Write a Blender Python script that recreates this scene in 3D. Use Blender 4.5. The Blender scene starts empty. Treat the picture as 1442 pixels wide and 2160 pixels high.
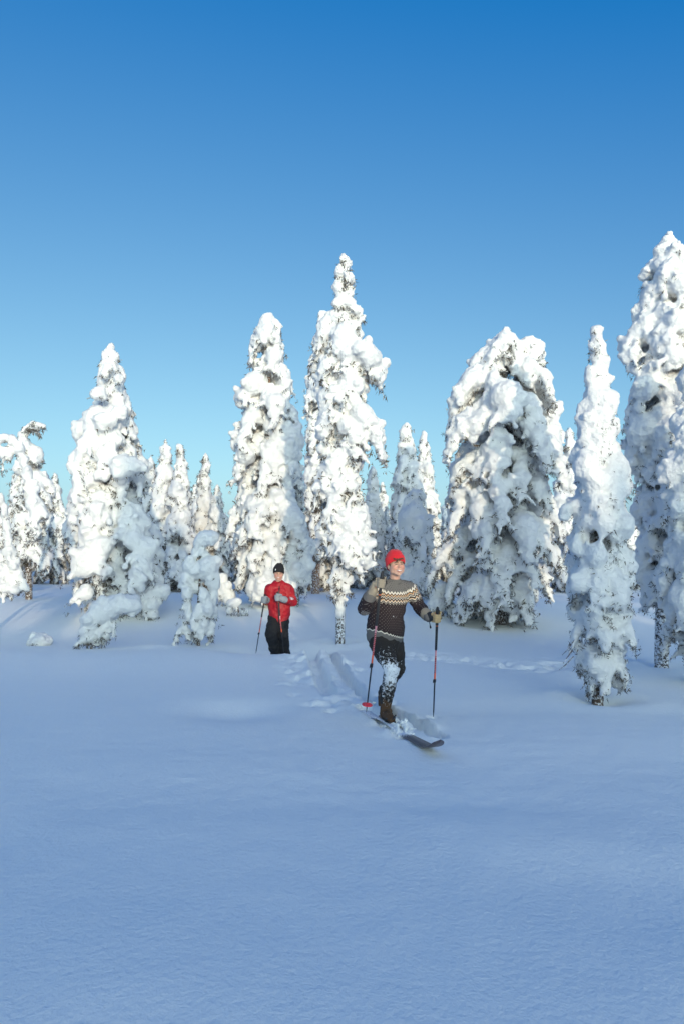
import bpy, bmesh, math, random
import numpy as np
from mathutils import Vector, Matrix, Quaternion
rad = math.radians
scene = bpy.context.scene
COL = scene.collection

# ------------------------------------------------------------------ camera, sky, sun, exposure
CAM_H, FPX, HORIZON = 1.60, 1440.0, 1190.0          # focal length and horizon row in photo pixels (1442 x 2160)
PITCH = math.atan((HORIZON - 1080.0) / FPX)
cam = bpy.data.cameras.new('camera'); cam.sensor_fit = 'VERTICAL'; cam.sensor_height = 36.0
cam.lens = 36.0 * FPX / 2160.0; cam.clip_start = 0.05; cam.clip_end = 3000.0
cam_ob = bpy.data.objects.new('camera', cam); COL.objects.link(cam_ob)
cam_ob.location = (0, 0, CAM_H); cam_ob.rotation_euler = (rad(90) + PITCH, 0, 0)
scene.camera = cam_ob

SUN_EL, SUN_AZ = 7.0, 13.0                           # sun low, behind the camera, to its right
SUNV = Vector((math.sin(rad(SUN_AZ)) * math.cos(rad(SUN_EL)), -math.cos(rad(SUN_AZ)) * math.cos(rad(SUN_EL)), math.sin(rad(SUN_EL))))
world = bpy.data.worlds.new('World'); scene.world = world; world.use_nodes = True
wn = world.node_tree; bg = wn.nodes['Background']
sky = wn.nodes.new('ShaderNodeTexSky'); sky.sky_type = 'NISHITA'; sky.sun_disc = False
sky.sun_elevation = rad(SUN_EL); sky.sun_rotation = rad(180 - SUN_AZ)
sky.ozone_density = 4.0; sky.air_density = 0.6; sky.dust_density = 3.0; sky.altitude = 0
sub = wn.nodes.new('ShaderNodeVectorMath'); sub.operation = 'SUBTRACT'; sub.inputs[1].default_value = (0.159, 0.130, -1.61)     # cold, clear northern air: bluer overhead
pos = wn.nodes.new('ShaderNodeVectorMath'); pos.operation = 'MAXIMUM'; pos.inputs[1].default_value = (0.01, 0.01, 0.01)
gain = wn.nodes.new('ShaderNodeVectorMath'); gain.operation = 'MULTIPLY'; gain.inputs[1].default_value = (5.95, 3.10, 1.07)
wn.links.new(sky.outputs[0], sub.inputs[0]); wn.links.new(sub.outputs[0], pos.inputs[0]); wn.links.new(pos.outputs[0], gain.inputs[0]); 
spl = wn.nodes.new('ShaderNodeSeparateXYZ'); com = wn.nodes.new('ShaderNodeCombineXYZ'); wn.links.new(gain.outputs[0], spl.inputs[0])
def wmath(op, a, b):
    x = wn.nodes.new('ShaderNodeMath'); x.operation = op
    for i, v in enumerate((a, b)):
        if isinstance(v, float): x.inputs[i].default_value = v
        else: wn.links.new(v, x.inputs[i])
    return x.outputs[0]
grn = wmath('MINIMUM', spl.outputs[1], 60.0)                                        # the glow round the sun stays pale, never orange
wn.links.new(wmath('MINIMUM', spl.outputs[0], wmath('MULTIPLY', grn, 0.82)), com.inputs[0]); wn.links.new(grn, com.inputs[1])
wn.links.new(wmath('MAXIMUM', spl.outputs[2], wmath('MULTIPLY', grn, 0.96)), com.inputs[2]); wn.links.new(com.outputs[0], bg.inputs[0])
bg.inputs[1].default_value = 0.15
sl = bpy.data.lights.new('sun', 'SUN'); sl.energy = 2.0; sl.angle = rad(0.6); sl.color = (1.0, 0.84, 0.60)
so = bpy.data.objects.new('sun', sl); COL.objects.link(so); so.rotation_euler = SUNV.to_track_quat('Z', 'Y').to_euler()
vs = scene.view_settings; vs.view_transform = 'Standard'; vs.look = 'None'; vs.gamma = 1.0; vs.exposure = 0.2
vs.use_curve_mapping = False
scene.cycles.max_bounces = 6; scene.cycles.diffuse_bounces = 4; scene.cycles.glossy_bounces = 2

# ------------------------------------------------------------------ helpers: space, noise, meshes, nodes
def P(px, py, y):
    """photo pixel at the world depth y -> world point"""
    a, b = (px - 721.0) / FPX, (1080.0 - py) / FPX
    d = Vector((a, math.cos(PITCH) - b * math.sin(PITCH), math.sin(PITCH) + b * math.cos(PITCH)))
    return Vector((0, 0, CAM_H)) + d * (y / d.y)

def mpp(y): return y / FPX                           # metres per photo pixel at depth y

def _hash(ix, iy, iz, seed):
    h = (ix.astype(np.int64) * 374761393 + iy.astype(np.int64) * 668265263 + iz.astype(np.int64) * 2147483647 + seed * 1274126177) & 0xffffffff
    h = ((h ^ (h >> 13)) * 1274126177) & 0xffffffff
    return ((h ^ (h >> 16)) & 0xffff) / 65535.0

def vnoise(x, y, z=None, seed=0):
    """smooth value noise, -1..1"""
    if z is None: z = np.zeros_like(x)
    ix, iy, iz = np.floor(x), np.floor(y), np.floor(z)
    fx, fy, fz = x - ix, y - iy, z - iz
    fx, fy, fz = [f * f * f * (f * (f * 6 - 15) + 10) for f in (fx, fy, fz)]
    r = 0
    for dx in (0, 1):
        for dy in (0, 1):
            for dz in (0, 1):
                w = (fx if dx else 1 - fx) * (fy if dy else 1 - fy) * (fz if dz else 1 - fz)
                r = r + w * _hash(ix + dx, iy + dy, iz + dz, seed)
    return r * 2 - 1

def sstep(a, b, x):
    t = np.clip((x - a) / (b - a), 0, 1); return t * t * (3 - 2 * t)

def mesh_np(name, V, F, smooth=True):
    """V (n,3) array, F (m,3|4) int array"""
    me = bpy.data.meshes.new(name); V = np.asarray(V, np.float32); F = np.asarray(F, np.int32)
    me.vertices.add(len(V)); me.vertices.foreach_set('co', V.ravel())
    k = F.shape[1]; me.loops.add(F.size); me.loops.foreach_set('vertex_index', F.ravel())
    me.polygons.add(len(F)); me.polygons.foreach_set('loop_start', np.arange(0, F.size, k, dtype=np.int32))
    if smooth: me.polygons.foreach_set('use_smooth', np.ones(len(F), bool))
    me.update(calc_edges=True); return me

def link(name, me, mat=None, parent=None, **props):
    o = bpy.data.objects.new(name, me); COL.objects.link(o)
    if mat is not None and me is not None:
        me.materials.clear()
        for m in (mat if isinstance(mat, (list, tuple)) else [mat]): me.materials.append(m)
    if parent is not None: o.parent = parent
    for k, v in props.items(): o[k] = v
    return o

def thing(name, label, category, loc=(0, 0, 0), group=None):
    o = bpy.data.objects.new(name, None); COL.objects.link(o); o.location = loc; o.empty_display_size = 0.1
    o['label'] = label; o['category'] = category
    if group: o['group'] = group
    return o

def copy_thing(o, loc, rz=0.0, sc=1.0, label=None, group=None):
    r = o.copy(); COL.objects.link(r); r.location = loc; r.rotation_euler = (0, 0, rz)
    r.scale = (sc, sc, sc) if not isinstance(sc, tuple) else sc
    if label: r['label'] = label
    if group: r['group'] = group
    for ch in list(o.children):
        c = ch.copy(); COL.objects.link(c); c.parent = r
        for g in list(ch.children):
            d = g.copy(); COL.objects.link(d); d.parent = c
    return r

class NT:
    """small node-graph builder"""
    def __init__(s, name):
        s.mat = bpy.data.materials.new(name); s.mat.use_nodes = True; s.t = s.mat.node_tree
        s.b = s.t.nodes['Principled BSDF']; s.out = s.t.nodes['Material Output']
    def n(s, typ, **kw):
        x = s.t.nodes.new(typ)
        for k, v in kw.items(): setattr(x, k, v)
        return x
    def put(s, sock, v):
        if isinstance(v, (int, float)): sock.default_value = v
        elif isinstance(v, tuple): sock.default_value = v if len(v) == 4 or len(sock.default_value) == 3 else (*v, 1)
        else: s.t.links.new(v, sock)
    def m(s, op, a, b=0.0, c=0.0, clamp=False):
        x = s.n('ShaderNodeMath', operation=op, use_clamp=clamp)
        s.put(x.inputs[0], a); s.put(x.inputs[1], b); s.put(x.inputs[2], c); return x.outputs[0]
    def mix(s, f, a, b):
        x = s.n('ShaderNodeMix', data_type='RGBA'); s.put(x.inputs[0], f); s.put(x.inputs[6], a); s.put(x.inputs[7], b); return x.outputs[2]
    def noise(s, scale, detail=3, rough=0.55, vec=None, dist=0.0):
        x = s.n('ShaderNodeTexNoise'); x.inputs['Scale'].default_value = scale; x.inputs['Detail'].default_value = detail
        x.inputs['Roughness'].default_value = rough; x.inputs['Distortion'].default_value = dist
        if vec is not None: s.put(x.inputs['Vector'], vec)
        return x.outputs['Fac']
    def ramp(s, f, lo, hi):
        x = s.n('ShaderNodeMapRange', clamp=True); s.put(x.inputs[0], f); x.inputs[1].default_value = lo; x.inputs[2].default_value = hi; return x.outputs[0]
    def obj(s): return s.n('ShaderNodeTexCoord').outputs['Object']
    def pos(s): return s.n('ShaderNodeNewGeometry').outputs['Position']
    def attr(s, name): return s.n('ShaderNodeAttribute', attribute_name=name).outputs['Fac']
    def sep(s, v):
        x = s.n('ShaderNodeSeparateXYZ'); s.put(x.inputs[0], v); return x.outputs
    def bump(s, h, strength=0.5, dist=0.01, normal=None):
        x = s.n('ShaderNodeBump'); x.inputs['Strength'].default_value = strength; x.inputs['Distance'].default_value = dist
        s.put(x.inputs['Height'], h)
        if normal is not None: s.put(x.inputs['Normal'], normal)
        return x.outputs[0]
    def set(s, color=None, rough=None, normal=None, **kw):
        if color is not None: s.put(s.b.inputs['Base Color'], color)
        if rough is not None: s.put(s.b.inputs['Roughness'], rough)
        if normal is not None: s.put(s.b.inputs['Normal'], normal)
        for k, v in kw.items(): s.put(s.b.inputs[k.replace('_', ' ')], v)
        return s.mat

def simple(name, color, rough=0.6, bump_scale=None, bump=0.3, var=0.15, dist=0.003, **kw):
    g = NT(name); v = g.obj(); nz = g.noise(bump_scale or 20, 3, vec=v)
    c = g.mix(nz, tuple(max(0, x * (1 - var)) for x in color), tuple(min(1, x * (1 + var)) for x in color))
    return g.set(c, rough, g.bump(g.noise((bump_scale or 20) * 2.5, 3, vec=v), bump, dist), **kw)

M = {}
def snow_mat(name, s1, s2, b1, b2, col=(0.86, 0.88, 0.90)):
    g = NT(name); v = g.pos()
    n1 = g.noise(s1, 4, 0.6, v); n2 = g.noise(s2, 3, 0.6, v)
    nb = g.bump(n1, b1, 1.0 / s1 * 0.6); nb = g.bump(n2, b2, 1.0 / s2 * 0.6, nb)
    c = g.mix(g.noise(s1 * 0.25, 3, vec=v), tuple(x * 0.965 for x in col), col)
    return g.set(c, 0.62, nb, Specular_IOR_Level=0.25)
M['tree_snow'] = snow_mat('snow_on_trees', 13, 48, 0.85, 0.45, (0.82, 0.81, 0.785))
M['ground_snow'] = snow_mat('snow_on_ground', 24, 80, 0.42, 0.30, (0.96, 0.97, 0.915))
M['needles'] = None
def needle_mat():
    g = NT('needles_and_frost'); f = g.attr('frost'); v = g.pos()
    dark = g.mix(g.noise(9, 2, vec=v), (0.050, 0.050, 0.036), (0.125, 0.092, 0.062))
    return g.set(g.mix(f, dark, (0.62, 0.63, 0.63)), 0.8)
M['needles'] = needle_mat()
def bark_mat(name, c1, c2, snow=0.0):
    g = NT(name); v = g.pos()
    x = g.n('ShaderNodeMapping'); x.inputs['Scale'].default_value = (1, 1, 0.35); g.put(x.inputs[0], v)
    nz = g.noise(30, 4, 0.7, x.outputs[0], 0.6); c = g.mix(g.ramp(nz, 0.35, 0.65), c1, c2)
    sn = g.ramp(g.noise(26, 4, 0.75, v), 0.62 - snow, 0.68 - snow)
    return g.set(g.mix(sn, c, (0.82, 0.83, 0.84)), 0.9, g.bump(nz, 0.9, 0.02))
M['bark'] = bark_mat('bark', (0.045, 0.032, 0.025), (0.16, 0.10, 0.065), 0.10)
M['bark_orange'] = bark_mat('orange_pine_bark', (0.13, 0.065, 0.032), (0.33, 0.17, 0.08), 0.10)
M['bark_frost'] = bark_mat('frosted_bark', (0.035, 0.028, 0.024), (0.10, 0.075, 0.06), 0.16)

# unit blobs
def ico(sub):
    bm = bmesh.new(); bmesh.ops.create_icosphere(bm, subdivisions=sub, radius=1.0)
    V = np.array([v.co[:] for v in bm.verts]); F = np.array([[l.index for l in f.verts] for f in bm.faces]); bm.free(); return V, F
ICO = {1: ico(1), 2: ico(2), 3: ico(3)}

def frame_from(d):
    """rotation matrix whose first axis is d, third axis as near to up as can be"""
    d = Vector(d).normalized(); up = Vector((0, 0, 1)) if abs(d.z) < 0.95 else Vector((0, 1, 0))
    s = up.cross(d).normalized(); u = d.cross(s)
    return np.array([d[:], s[:], u[:]])              # rows are axes

class Blobs:
    def __init__(s): s.V = []; s.F = []; s.n = 0
    def raw(s, V, F): s.V.append(V); s.F.append(F + s.n); s.n += len(V)
    def add(s, c, r, d=None, sub=1):
        V, F = ICO[sub]; r = np.array([r, r, r] if np.isscalar(r) else r, float); W = V * r
        if d is not None: W = W @ frame_from(d)
        s.raw(W + np.array(c, float), F)
    def tube(s, pts, radii, nseg=10, cap=True, flat=None):
        """tapered round-ended tube; radii may be pairs (side, up)"""
        V, F = tube_np(pts, radii, nseg, cap, flat); s.raw(V, F)
    def mesh(s, name, smooth=True): 
        return mesh_np(name, np.vstack(s.V), np.vstack(s.F), smooth)

def tube_np(pts, radii, nseg=10, cap=True, flat=None):
    pts = [Vector(p) for p in pts]; rr = [(r, r) if np.isscalar(r) else tuple(r) for r in radii]
    if cap:                                          # rounded ends
        def ends(p0, p1, r):
            d = (p0 - p1).normalized(); m = min(r)
            return [(p0 + d * m * 0.97, 0.22), (p0 + d * m * 0.72, 0.69), (p0 + d * m * 0.38, 0.92)]
        a = ends(pts[0], pts[1], rr[0]); b = ends(pts[-1], pts[-2], rr[-1])
        r0, r1 = rr[0], rr[-1]
        pts = [p for p, _ in a] + pts + [p for p, _ in reversed(b)]
        rr = [(r0[0] * k, r0[1] * k) for _, k in a] + rr + [(r1[0] * k, r1[1] * k) for _, k in reversed(b)]
    n = len(pts); V = []; t0 = (pts[1] - pts[0]).normalized()
    ref = Vector(flat) if flat is not None else (Vector((0, 0, 1)) if abs(t0.z) < 0.9 else Vector((0, 1, 0)))
    side = ref.cross(t0).normalized()
    for i in range(n):
        t = (pts[min(i + 1, n - 1)] - pts[max(i - 1, 0)]).normalized()
        if flat is not None:
            sd = Vector(flat).cross(t)
            side = sd.normalized() if sd.length > 0.05 else side
        else: side = (side - t * side.dot(t)).normalized()
        up = t.cross(side)
        for k in range(nseg):
            a = 2 * math.pi * k / nseg; V.append(pts[i] + side * (math.cos(a) * rr[i][0]) + up * (math.sin(a) * rr[i][1]))
    V = np.array([v[:] for v in V]); F = []
    for i in range(n - 1):
        for k in range(nseg):
            a, b = i * nseg + k, i * nseg + (k + 1) % nseg
            F.append((a, b, b + nseg)); F.append((a, b + nseg, a + nseg))
    V = np.vstack([V, np.array([pts[0][:], pts[-1][:]])]); c0, c1 = len(V) - 2, len(V) - 1; o = (n - 1) * nseg
    for k in range(nseg):
        F.append((c0, (k + 1) % nseg, k)); F.append((c1, o + k, o + (k + 1) % nseg))
    return V, np.array(F)

_tex = {}
def cloud_tex(size, depth=2):
    if (size, depth) not in _tex:
        t = bpy.data.textures.new('clouds', 'CLOUDS'); t.noise_scale = size; t.noise_depth = depth; _tex[size, depth] = t
    return _tex[size, depth]

def fuse(me, voxel, smooth=2, disp=(), factor=0.5):
    """union of overlapping closed shapes as one skin, softened and roughened"""
    o = bpy.data.objects.new('fuse', me); COL.objects.link(o)
    r = o.modifiers.new('r', 'REMESH'); r.mode = 'VOXEL'; r.voxel_size = voxel; r.use_smooth_shade = True
    if smooth:
        s = o.modifiers.new('s', 'SMOOTH'); s.factor = factor if smooth > 1 else 0.35; s.iterations = smooth
    for size, amt in disp:
        d = o.modifiers.new('d', 'DISPLACE'); d.texture = cloud_tex(size); d.strength = amt; d.mid_level = 0.5
        d.texture_coords = 'LOCAL'
    dg = bpy.context.evaluated_depsgraph_get()
    out = bpy.data.meshes.new_from_object(o.evaluated_get(dg)); bpy.data.objects.remove(o); bpy.data.meshes.remove(me)
    return out

# ------------------------------------------------------------------ the snowy ground
def seg_dist(X, Y, pts):
    """distance to a polyline and the running length there"""
    best = np.full(X.shape, 1e9); run = np.zeros(X.shape); L = 0
    for (ax, ay), (bx, by) in zip(pts[:-1], pts[1:]):
        dx, dy = bx - ax, by - ay; l = math.hypot(dx, dy)
        t = np.clip(((X - ax) * dx + (Y - ay) * dy) / (l * l), 0, 1)
        d = np.hypot(X - ax - t * dx, Y - ay - t * dy); u = d < best
        best = np.where(u, d, best); run = np.where(u, L + t * l, run); L += l
    return best, run, L

def G2(px, py):
    """photo pixel on level ground -> (x, y)"""
    y = FPX * CAM_H / (py - HORIZON); p = P(px, py, y); return (p.x, p.y)

TRACK_A = [G2(655, 1376), G2(662, 1400), G2(690, 1450), G2(700, 1462)]            # the two ruts behind the front skier
TRACK_B = [G2(690, 1376), G2(715, 1405), G2(745, 1440), G2(790, 1478), G2(838, 1497), G2(880, 1520), G2(922, 1544)]
TRACK_C = [G2(770, 1488), G2(800, 1508), G2(850, 1545)]
TRACK_D = [G2(850, 1378), G2(960, 1384), G2(1060, 1395), G2(1140, 1404), G2(1190, 1392)]
def ground_z(X, Y):
    X = np.asarray(X, float); Y = np.asarray(Y, float)
    z = 0.10 * vnoise(X / 3.1 + 5, Y / 2.3, seed=3) * sstep(9, 5, Y) * 0.55 + 0.22 * vnoise(X / 9, Y / 7 + 3, seed=4) * sstep(16, 24, Y)
    z += 0.030 * vnoise(X / 1.3 + Y / 4, Y / 0.7, seed=5) * sstep(11, 4, Y) + 0.005 * vnoise(X / 0.16, Y / 0.11, seed=6) * sstep(10, 5, Y)
    for tx, ty in ((-0.04, 14.0), (3.02, 8.1), (5.03, 10.8), (-6.0, 17.5)):            # wells round the trunks
        r = np.hypot(X - tx, Y - ty); z += -0.07 * np.exp(-(r / 0.22) ** 2) + 0.05 * np.exp(-((r - 0.55) / 0.28) ** 2)
    w = sstep(0.5, -0.5, X)
    z += 0.14 * (1 + 0.25 * vnoise(X / 1.4, Y * 0 + 2, seed=21)) * np.exp(-((Y - 11.3 + 0.5 * vnoise(X / 1.7, Y * 0, seed=22) * sstep(0.3, 1.2, np.abs(X + 1.1))) / 1.4) ** 2) * w                                # low crest before the rear skier
    z -= 0.42 * np.exp(-((Y - 12.7) / 0.75) ** 2) * np.exp(-((X + 1.15) / 0.85) ** 2)
    z += 0.50 * sstep(14, 20, Y) + 0.30 * sstep(24, 60, Y) + 16.0 * sstep(85, 420, Y)
    z -= 0.10 * np.exp(-(((X + 1.15) / 0.55) ** 2 + ((Y - 7.7) / 0.45) ** 2))          # a soft hollow
    z += 0.07 * np.exp(-(((X + 3.4) / 0.45) ** 2 + ((Y - 12.6) / 0.35) ** 2))
    # the sunward rise behind the camera, whose shade covers the clearing
    z += 4.30 * sstep(-4, -25, Y) + 1.0 * sstep(-30, -70, Y)
    # ruts and trampled snow
    rough = vnoise(X / 0.16, Y / 0.16, seed=8); rough2 = vnoise(X / 0.055, Y / 0.055, seed=9)
    for pts, dep, wid in ((TRACK_A, 0.15, 0.085), (TRACK_B, 0.20, 0.075), (TRACK_C, 0.06, 0.075)):
        d, run, L = seg_dist(X, Y, pts); ww = wid * (1 + 0.16 * rough)
        f = sstep(1.25, 0.80, d / ww); z = z - dep * f * sstep(0, 0.1, np.minimum(run, L - run) + 0.09)
        z += 0.03 * np.exp(-((d - wid * 1.7) / 0.05) ** 2) * (0.6 + 0.8 * rough)
    def patch(cx, cy, rx, ry): return np.exp(-(((X - cx) / rx) ** 2 + ((Y - cy) / ry) ** 2) ** 2)
    tr = 0
    for (a, b, rx, ry) in ((640, 1405, 0.42, 1.0), (700, 1475, 0.35, 0.35), (770, 1470, 0.35, 0.4), (660, 1432, 0.5, 0.5)):
        c = G2(a, b); tr = np.maximum(tr, patch(c[0], c[1], rx, ry))
    z += tr * (0.045 * rough + 0.022 * rough2 - 0.02)
    d, run, L = seg_dist(X, Y, TRACK_D)
    f = np.exp(-(d / 0.42) ** 2); z += f * (0.075 * rough + 0.03 * rough2 - 0.06)
    for (a, b, r, dep) in ((914, 1505, 0.05, 0.07), (545, 1375, 0.05, 0.0), (830, 1475, 0.07, 0.05), (700, 1492, 0.08, 0.05), (620, 1460, 0.06, 0.03), (735, 1400, 0.10, 0.06), (760, 1410, 0.08, 0.05)):
        c = G2(a, b); z -= dep * np.exp(-(np.hypot(X - c[0], (Y - c[1]) * 0.7) / r) ** 4)
    z += 0.10 * np.exp(-(np.hypot(X - G2(838, 1535)[0], Y - G2(838, 1535)[1]) / 0.13) ** 2) * (0.7 + 0.5 * rough)   # heap on the ski
    return z
def gz(x, y): return float(ground_z(np.array([x]), np.array([y]))[0])

def axis(lo, hi, a, b, fine, grow):
    xs = list(np.arange(a, b, fine)); x, s = a, fine
    L = []
    while x > lo: s = s * (1 + grow); x -= s; L.append(x)
    x, s = xs[-1], fine; R = []
    while x < hi: s = s * (1 + grow); x += s; R.append(x)
    return np.array(L[::-1] + xs + R)
xs = axis(-900, 900, -1.4, 2.0, 0.036, 0.042); ys = axis(-120, 1500, 5.0, 11.8, 0.036, 0.034)
XX, YY = np.meshgrid(xs, ys); ZZ = ground_z(XX, YY)
nx, ny = len(xs), len(ys); ii = (np.arange(ny - 1)[:, None] * nx + np.arange(nx - 1)[None, :]).ravel()
link('snow_ground', mesh_np('snow_ground', np.stack([XX.ravel(), YY.ravel(), ZZ.ravel()], 1), np.stack([ii, ii + 1, ii + nx + 1, ii + nx], 1)),
     M['ground_snow'], kind='structure')

# ------------------------------------------------------------------ snow-laden trees
def needle_mesh(name, pts, seed, length, per):
    """dark needle tufts: thin slivers spreading from each point"""
    rng = np.random.default_rng(seed); n = len(pts)
    if n == 0: return None
    C = np.repeat(np.array(pts), per, 0); k = len(C)
    D = rng.normal(size=(k, 3)); D[:, 2] -= 0.9; D /= np.linalg.norm(D, axis=1)[:, None]
    S = np.cross(D, rng.normal(size=(k, 3))); S /= np.linalg.norm(S, axis=1)[:, None]
    ln = length * rng.uniform(0.5, 1.3, k)[:, None]; w = (0.10 + 0.6 * length) * ln
    C = C + rng.normal(size=(k, 3)) * length * 0.3
    V = np.stack([C - S * w, C + S * w, C + D * ln], 1).reshape(-1, 3)
    me = mesh_np(name, V, np.arange(3 * k).reshape(-1, 3), False)
    a = me.attributes.new('frost', 'FLOAT', 'POINT'); fr = np.repeat((rng.random(k) < 0.42) * rng.uniform(0.2, 0.9, k), 3)
    a.data.foreach_set('value', fr.astype(np.float32)); return me

def drop_crumbs(me, least=160):
    """remove stray crumbs of snow that touch nothing"""
    n = len(me.vertices); E = np.empty(len(me.edges) * 2, np.int32); me.edges.foreach_get('vertices', E); a, b = E[0::2], E[1::2]; lab = np.arange(n)
    for _ in range(200):
        m = np.minimum(lab[a], lab[b]); new = lab.copy(); np.minimum.at(new, a, m); np.minimum.at(new, b, m); new = new[new]; new = new[new]
        if (new == lab).all(): break
        lab = new
    keep = np.bincount(lab, minlength=n)[lab] >= least
    if keep.all() or not keep.any(): return me
    V = verts(me); F = np.empty(len(me.loops), np.int32); me.loops.foreach_get('vertex_index', F); F = F.reshape(-1, 4) if len(F) == 4 * len(me.polygons) else None
    if F is None: return me
    F = F[keep[F[:, 0]]]; idx = np.cumsum(keep) - 1; return mesh_np('snow', V[keep], idx[F])

def verts(me):
    V = np.empty(len(me.vertices) * 3, np.float32); me.vertices.foreach_get('co', V); return V.reshape(-1, 3)

class Tree:
    """gathers snow blobs, limbs and needle tufts (local to base), then builds one thing"""
    def __init__(s, seed, lobe=0.2):
        s.rng = random.Random(seed); s.r2 = random.Random(seed + 999); s.seed = seed; s.sn = Blobs(); s.limb = Blobs(); s.nd = []; s.lobe = lobe; s.knobs = 7; s.dark = 2
    def lump(s, c, r, d=None): 
        s.sn.add(c, r, d, 2 if (r if np.isscalar(r) else max(r)) > 0.09 else 1)
    def clump(s, c, r, n=9):
        r = (r, r, r) if np.isscalar(r) else r; c = Vector(c); rng = s.rng
        s.lump(c, tuple(x * 0.9 for x in r), (rng.uniform(-.3, .3), 0.3, rng.uniform(-.3, .3)) if max(r) < 1.3 * min(r) else None); m = sum(r) / 3
        for _ in range(n):
            v = Vector((rng.gauss(0, 1), rng.gauss(0, 1), rng.gauss(0, 1))).normalized()
            s.lump(c + Vector((v.x * r[0], v.y * r[1], v.z * r[2])) * rng.uniform(.6, .85), m * rng.uniform(.28, .52))
        for _ in range(3): s.nd.append(c + Vector((rng.uniform(-.8, .8) * r[0], rng.uniform(-.8, .2) * r[1], -r[2] * rng.uniform(.7, 1.0))))
    def twig(s, p, d, length, r0, frag=3):
        """a short snow-caked hanging twig"""
        p = Vector(p); d = Vector(d).normalized(); rng = s.rng
        for i in range(frag):
            t = (i + 0.6) / frag
            q = p + d * (length * t) + Vector((0, 0, -0.35 * length * t * t))
            r = r0 * (1.0 - 0.35 * t) * rng.uniform(0.7, 1.25)
            s.lump(q, (r * 1.25, r, r * 0.95), d + Vector((0, 0, -0.6 * t)))
            if rng.random() < 0.75: s.nd.append(q + Vector((rng.uniform(-1, 1) * r, rng.uniform(-1, 1) * r, -r * 0.8)))
    def bough(s, a, tip, lobe=None, bare=0.3, twigs=2.0, belly=0.35, thick=1.0):
        """limb from trunk point a arching over and drooping to tip, loaded with snow"""
        rng = s.rng; lobe = lobe or s.lobe; a = Vector(a); tip = Vector(tip)
        out = Vector((tip.x - a.x, tip.y - a.y, 0)); L = out.length
        if L < 1e-3: return
        out /= L; side = Vector((-out.y, out.x, 0)); drop = a.z - tip.z; bend = rng.uniform(-0.18, 0.18) * L
        def pt(t):
            t = min(1.0, max(0.0, t))
            return a + out * (L * (1 - (1 - t) ** 1.35)) + side * (bend * math.sin(t * 2.4)) + Vector((0, 0, belly * L * math.sin(t * 1.9) * (1 - t) - drop * t ** 1.7))
        n = 6; s.limb.tube([pt(i / n * 0.95) for i in range(n + 1)], [max(0.008, (0.016 + 0.016 * L) * (1 - 0.8 * i / n)) for i in range(n + 1)], 5)
        total = sum((pt((i + 1) / 12) - pt(i / 12)).length for i in range(12))
        t = bare * rng.uniform(0.6, 1.2)
        while t < 1.0:
            p = pt(t); d = (pt(min(1.0, t + 0.04)) - pt(t - 0.04)).normalized()
            env = (0.55 + 0.6 * math.sin(math.pi * min(1, max(0.0, t - bare * 0.5) ** 0.9))) * rng.uniform(0.6, 1.3) * thick
            r = lobe * env * (0.75 if t > 0.9 else 1.0)
            c = p + Vector((0, 0, 0.35 * r)) + side * rng.uniform(-0.55, 0.55) * r
            s.lump(c, (r * rng.uniform(0.95, 1.25), r * rng.uniform(0.85, 1.1), r * rng.uniform(0.7, 0.95)), d)
            for _ in range(s.knobs):
                v = Vector((rng.gauss(0, 1), rng.gauss(0, 1), rng.gauss(0.2, 0.8))).normalized()
                s.lump(c + v * r * rng.uniform(0.7, 1.0), r * rng.uniform(0.2, 0.42))
            k = twigs * rng.uniform(0.5, 1.4); k = int(k) + (rng.random() < k % 1)
            for _ in range(k):
                sg = rng.choice((-1, 1))
                dd = side * sg * rng.uniform(0.4, 1.2) + out * rng.uniform(0.0, 0.8) + Vector((0, 0, -rng.uniform(0.3, 1.5)))
                st = p + side * sg * r * 0.5
                s.twig(st, dd, lobe * rng.uniform(0.8, 1.9), lobe * rng.uniform(0.24, 0.42), rng.choice((2, 3, 3)))
            s.nd.append(p - Vector((0, 0, r * 0.45))); s.nd.append(p + side * rng.uniform(-1, 1) * r - Vector((0, 0, r * 0.5)))
            for _ in range(s.dark):
                s.nd.append(p + side * s.r2.uniform(-1.1, 1.1) * r + out * s.r2.uniform(-.5, .9) * r - Vector((0, 0, r * s.r2.uniform(-.1, .9))))
            t += 0.95 * r / total
        # snow-caked tip
        p = pt(1.0); s.lump(p, lobe * rng.uniform(0.35, 0.6)); s.nd.append(p - Vector((0, 0, lobe * 0.5)))
    def build(s, name, label, group=None, loc=(0, 0, 0), voxel=0.035, smooth=1, disp=None, needle=0.085, per=9, trunk=None, bark=None, category='tree'):
        th = thing(name, label, category, loc, group)
        if trunk: link('trunk', mesh_np('trunk', *tube_np(trunk[0], trunk[1], 14)), bark or M['bark'], th)
        if s.limb.n: link('branches', s.limb.mesh('branches'), M['bark'], th, kind='stuff')
        if s.nd:
            nd = [v[:] for v in s.nd]
            link('needles', needle_mesh('needles', nd, s.seed, needle, per), M['needles'], th, kind='stuff')
        disp = disp or ((0.30, 0.06), (0.12, 0.06), (0.04, 0.030))
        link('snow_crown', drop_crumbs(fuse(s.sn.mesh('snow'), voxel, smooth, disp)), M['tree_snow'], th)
        return th

def interp(tab, z):
    """tab rows (z, a, b) with falling or rising z"""
    t = sorted(tab); zs = [r[0] for r in t]
    return float(np.interp(z, zs, [r[1] for r in t])), float(np.interp(z, zs, [r[2] for r in t]))

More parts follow.
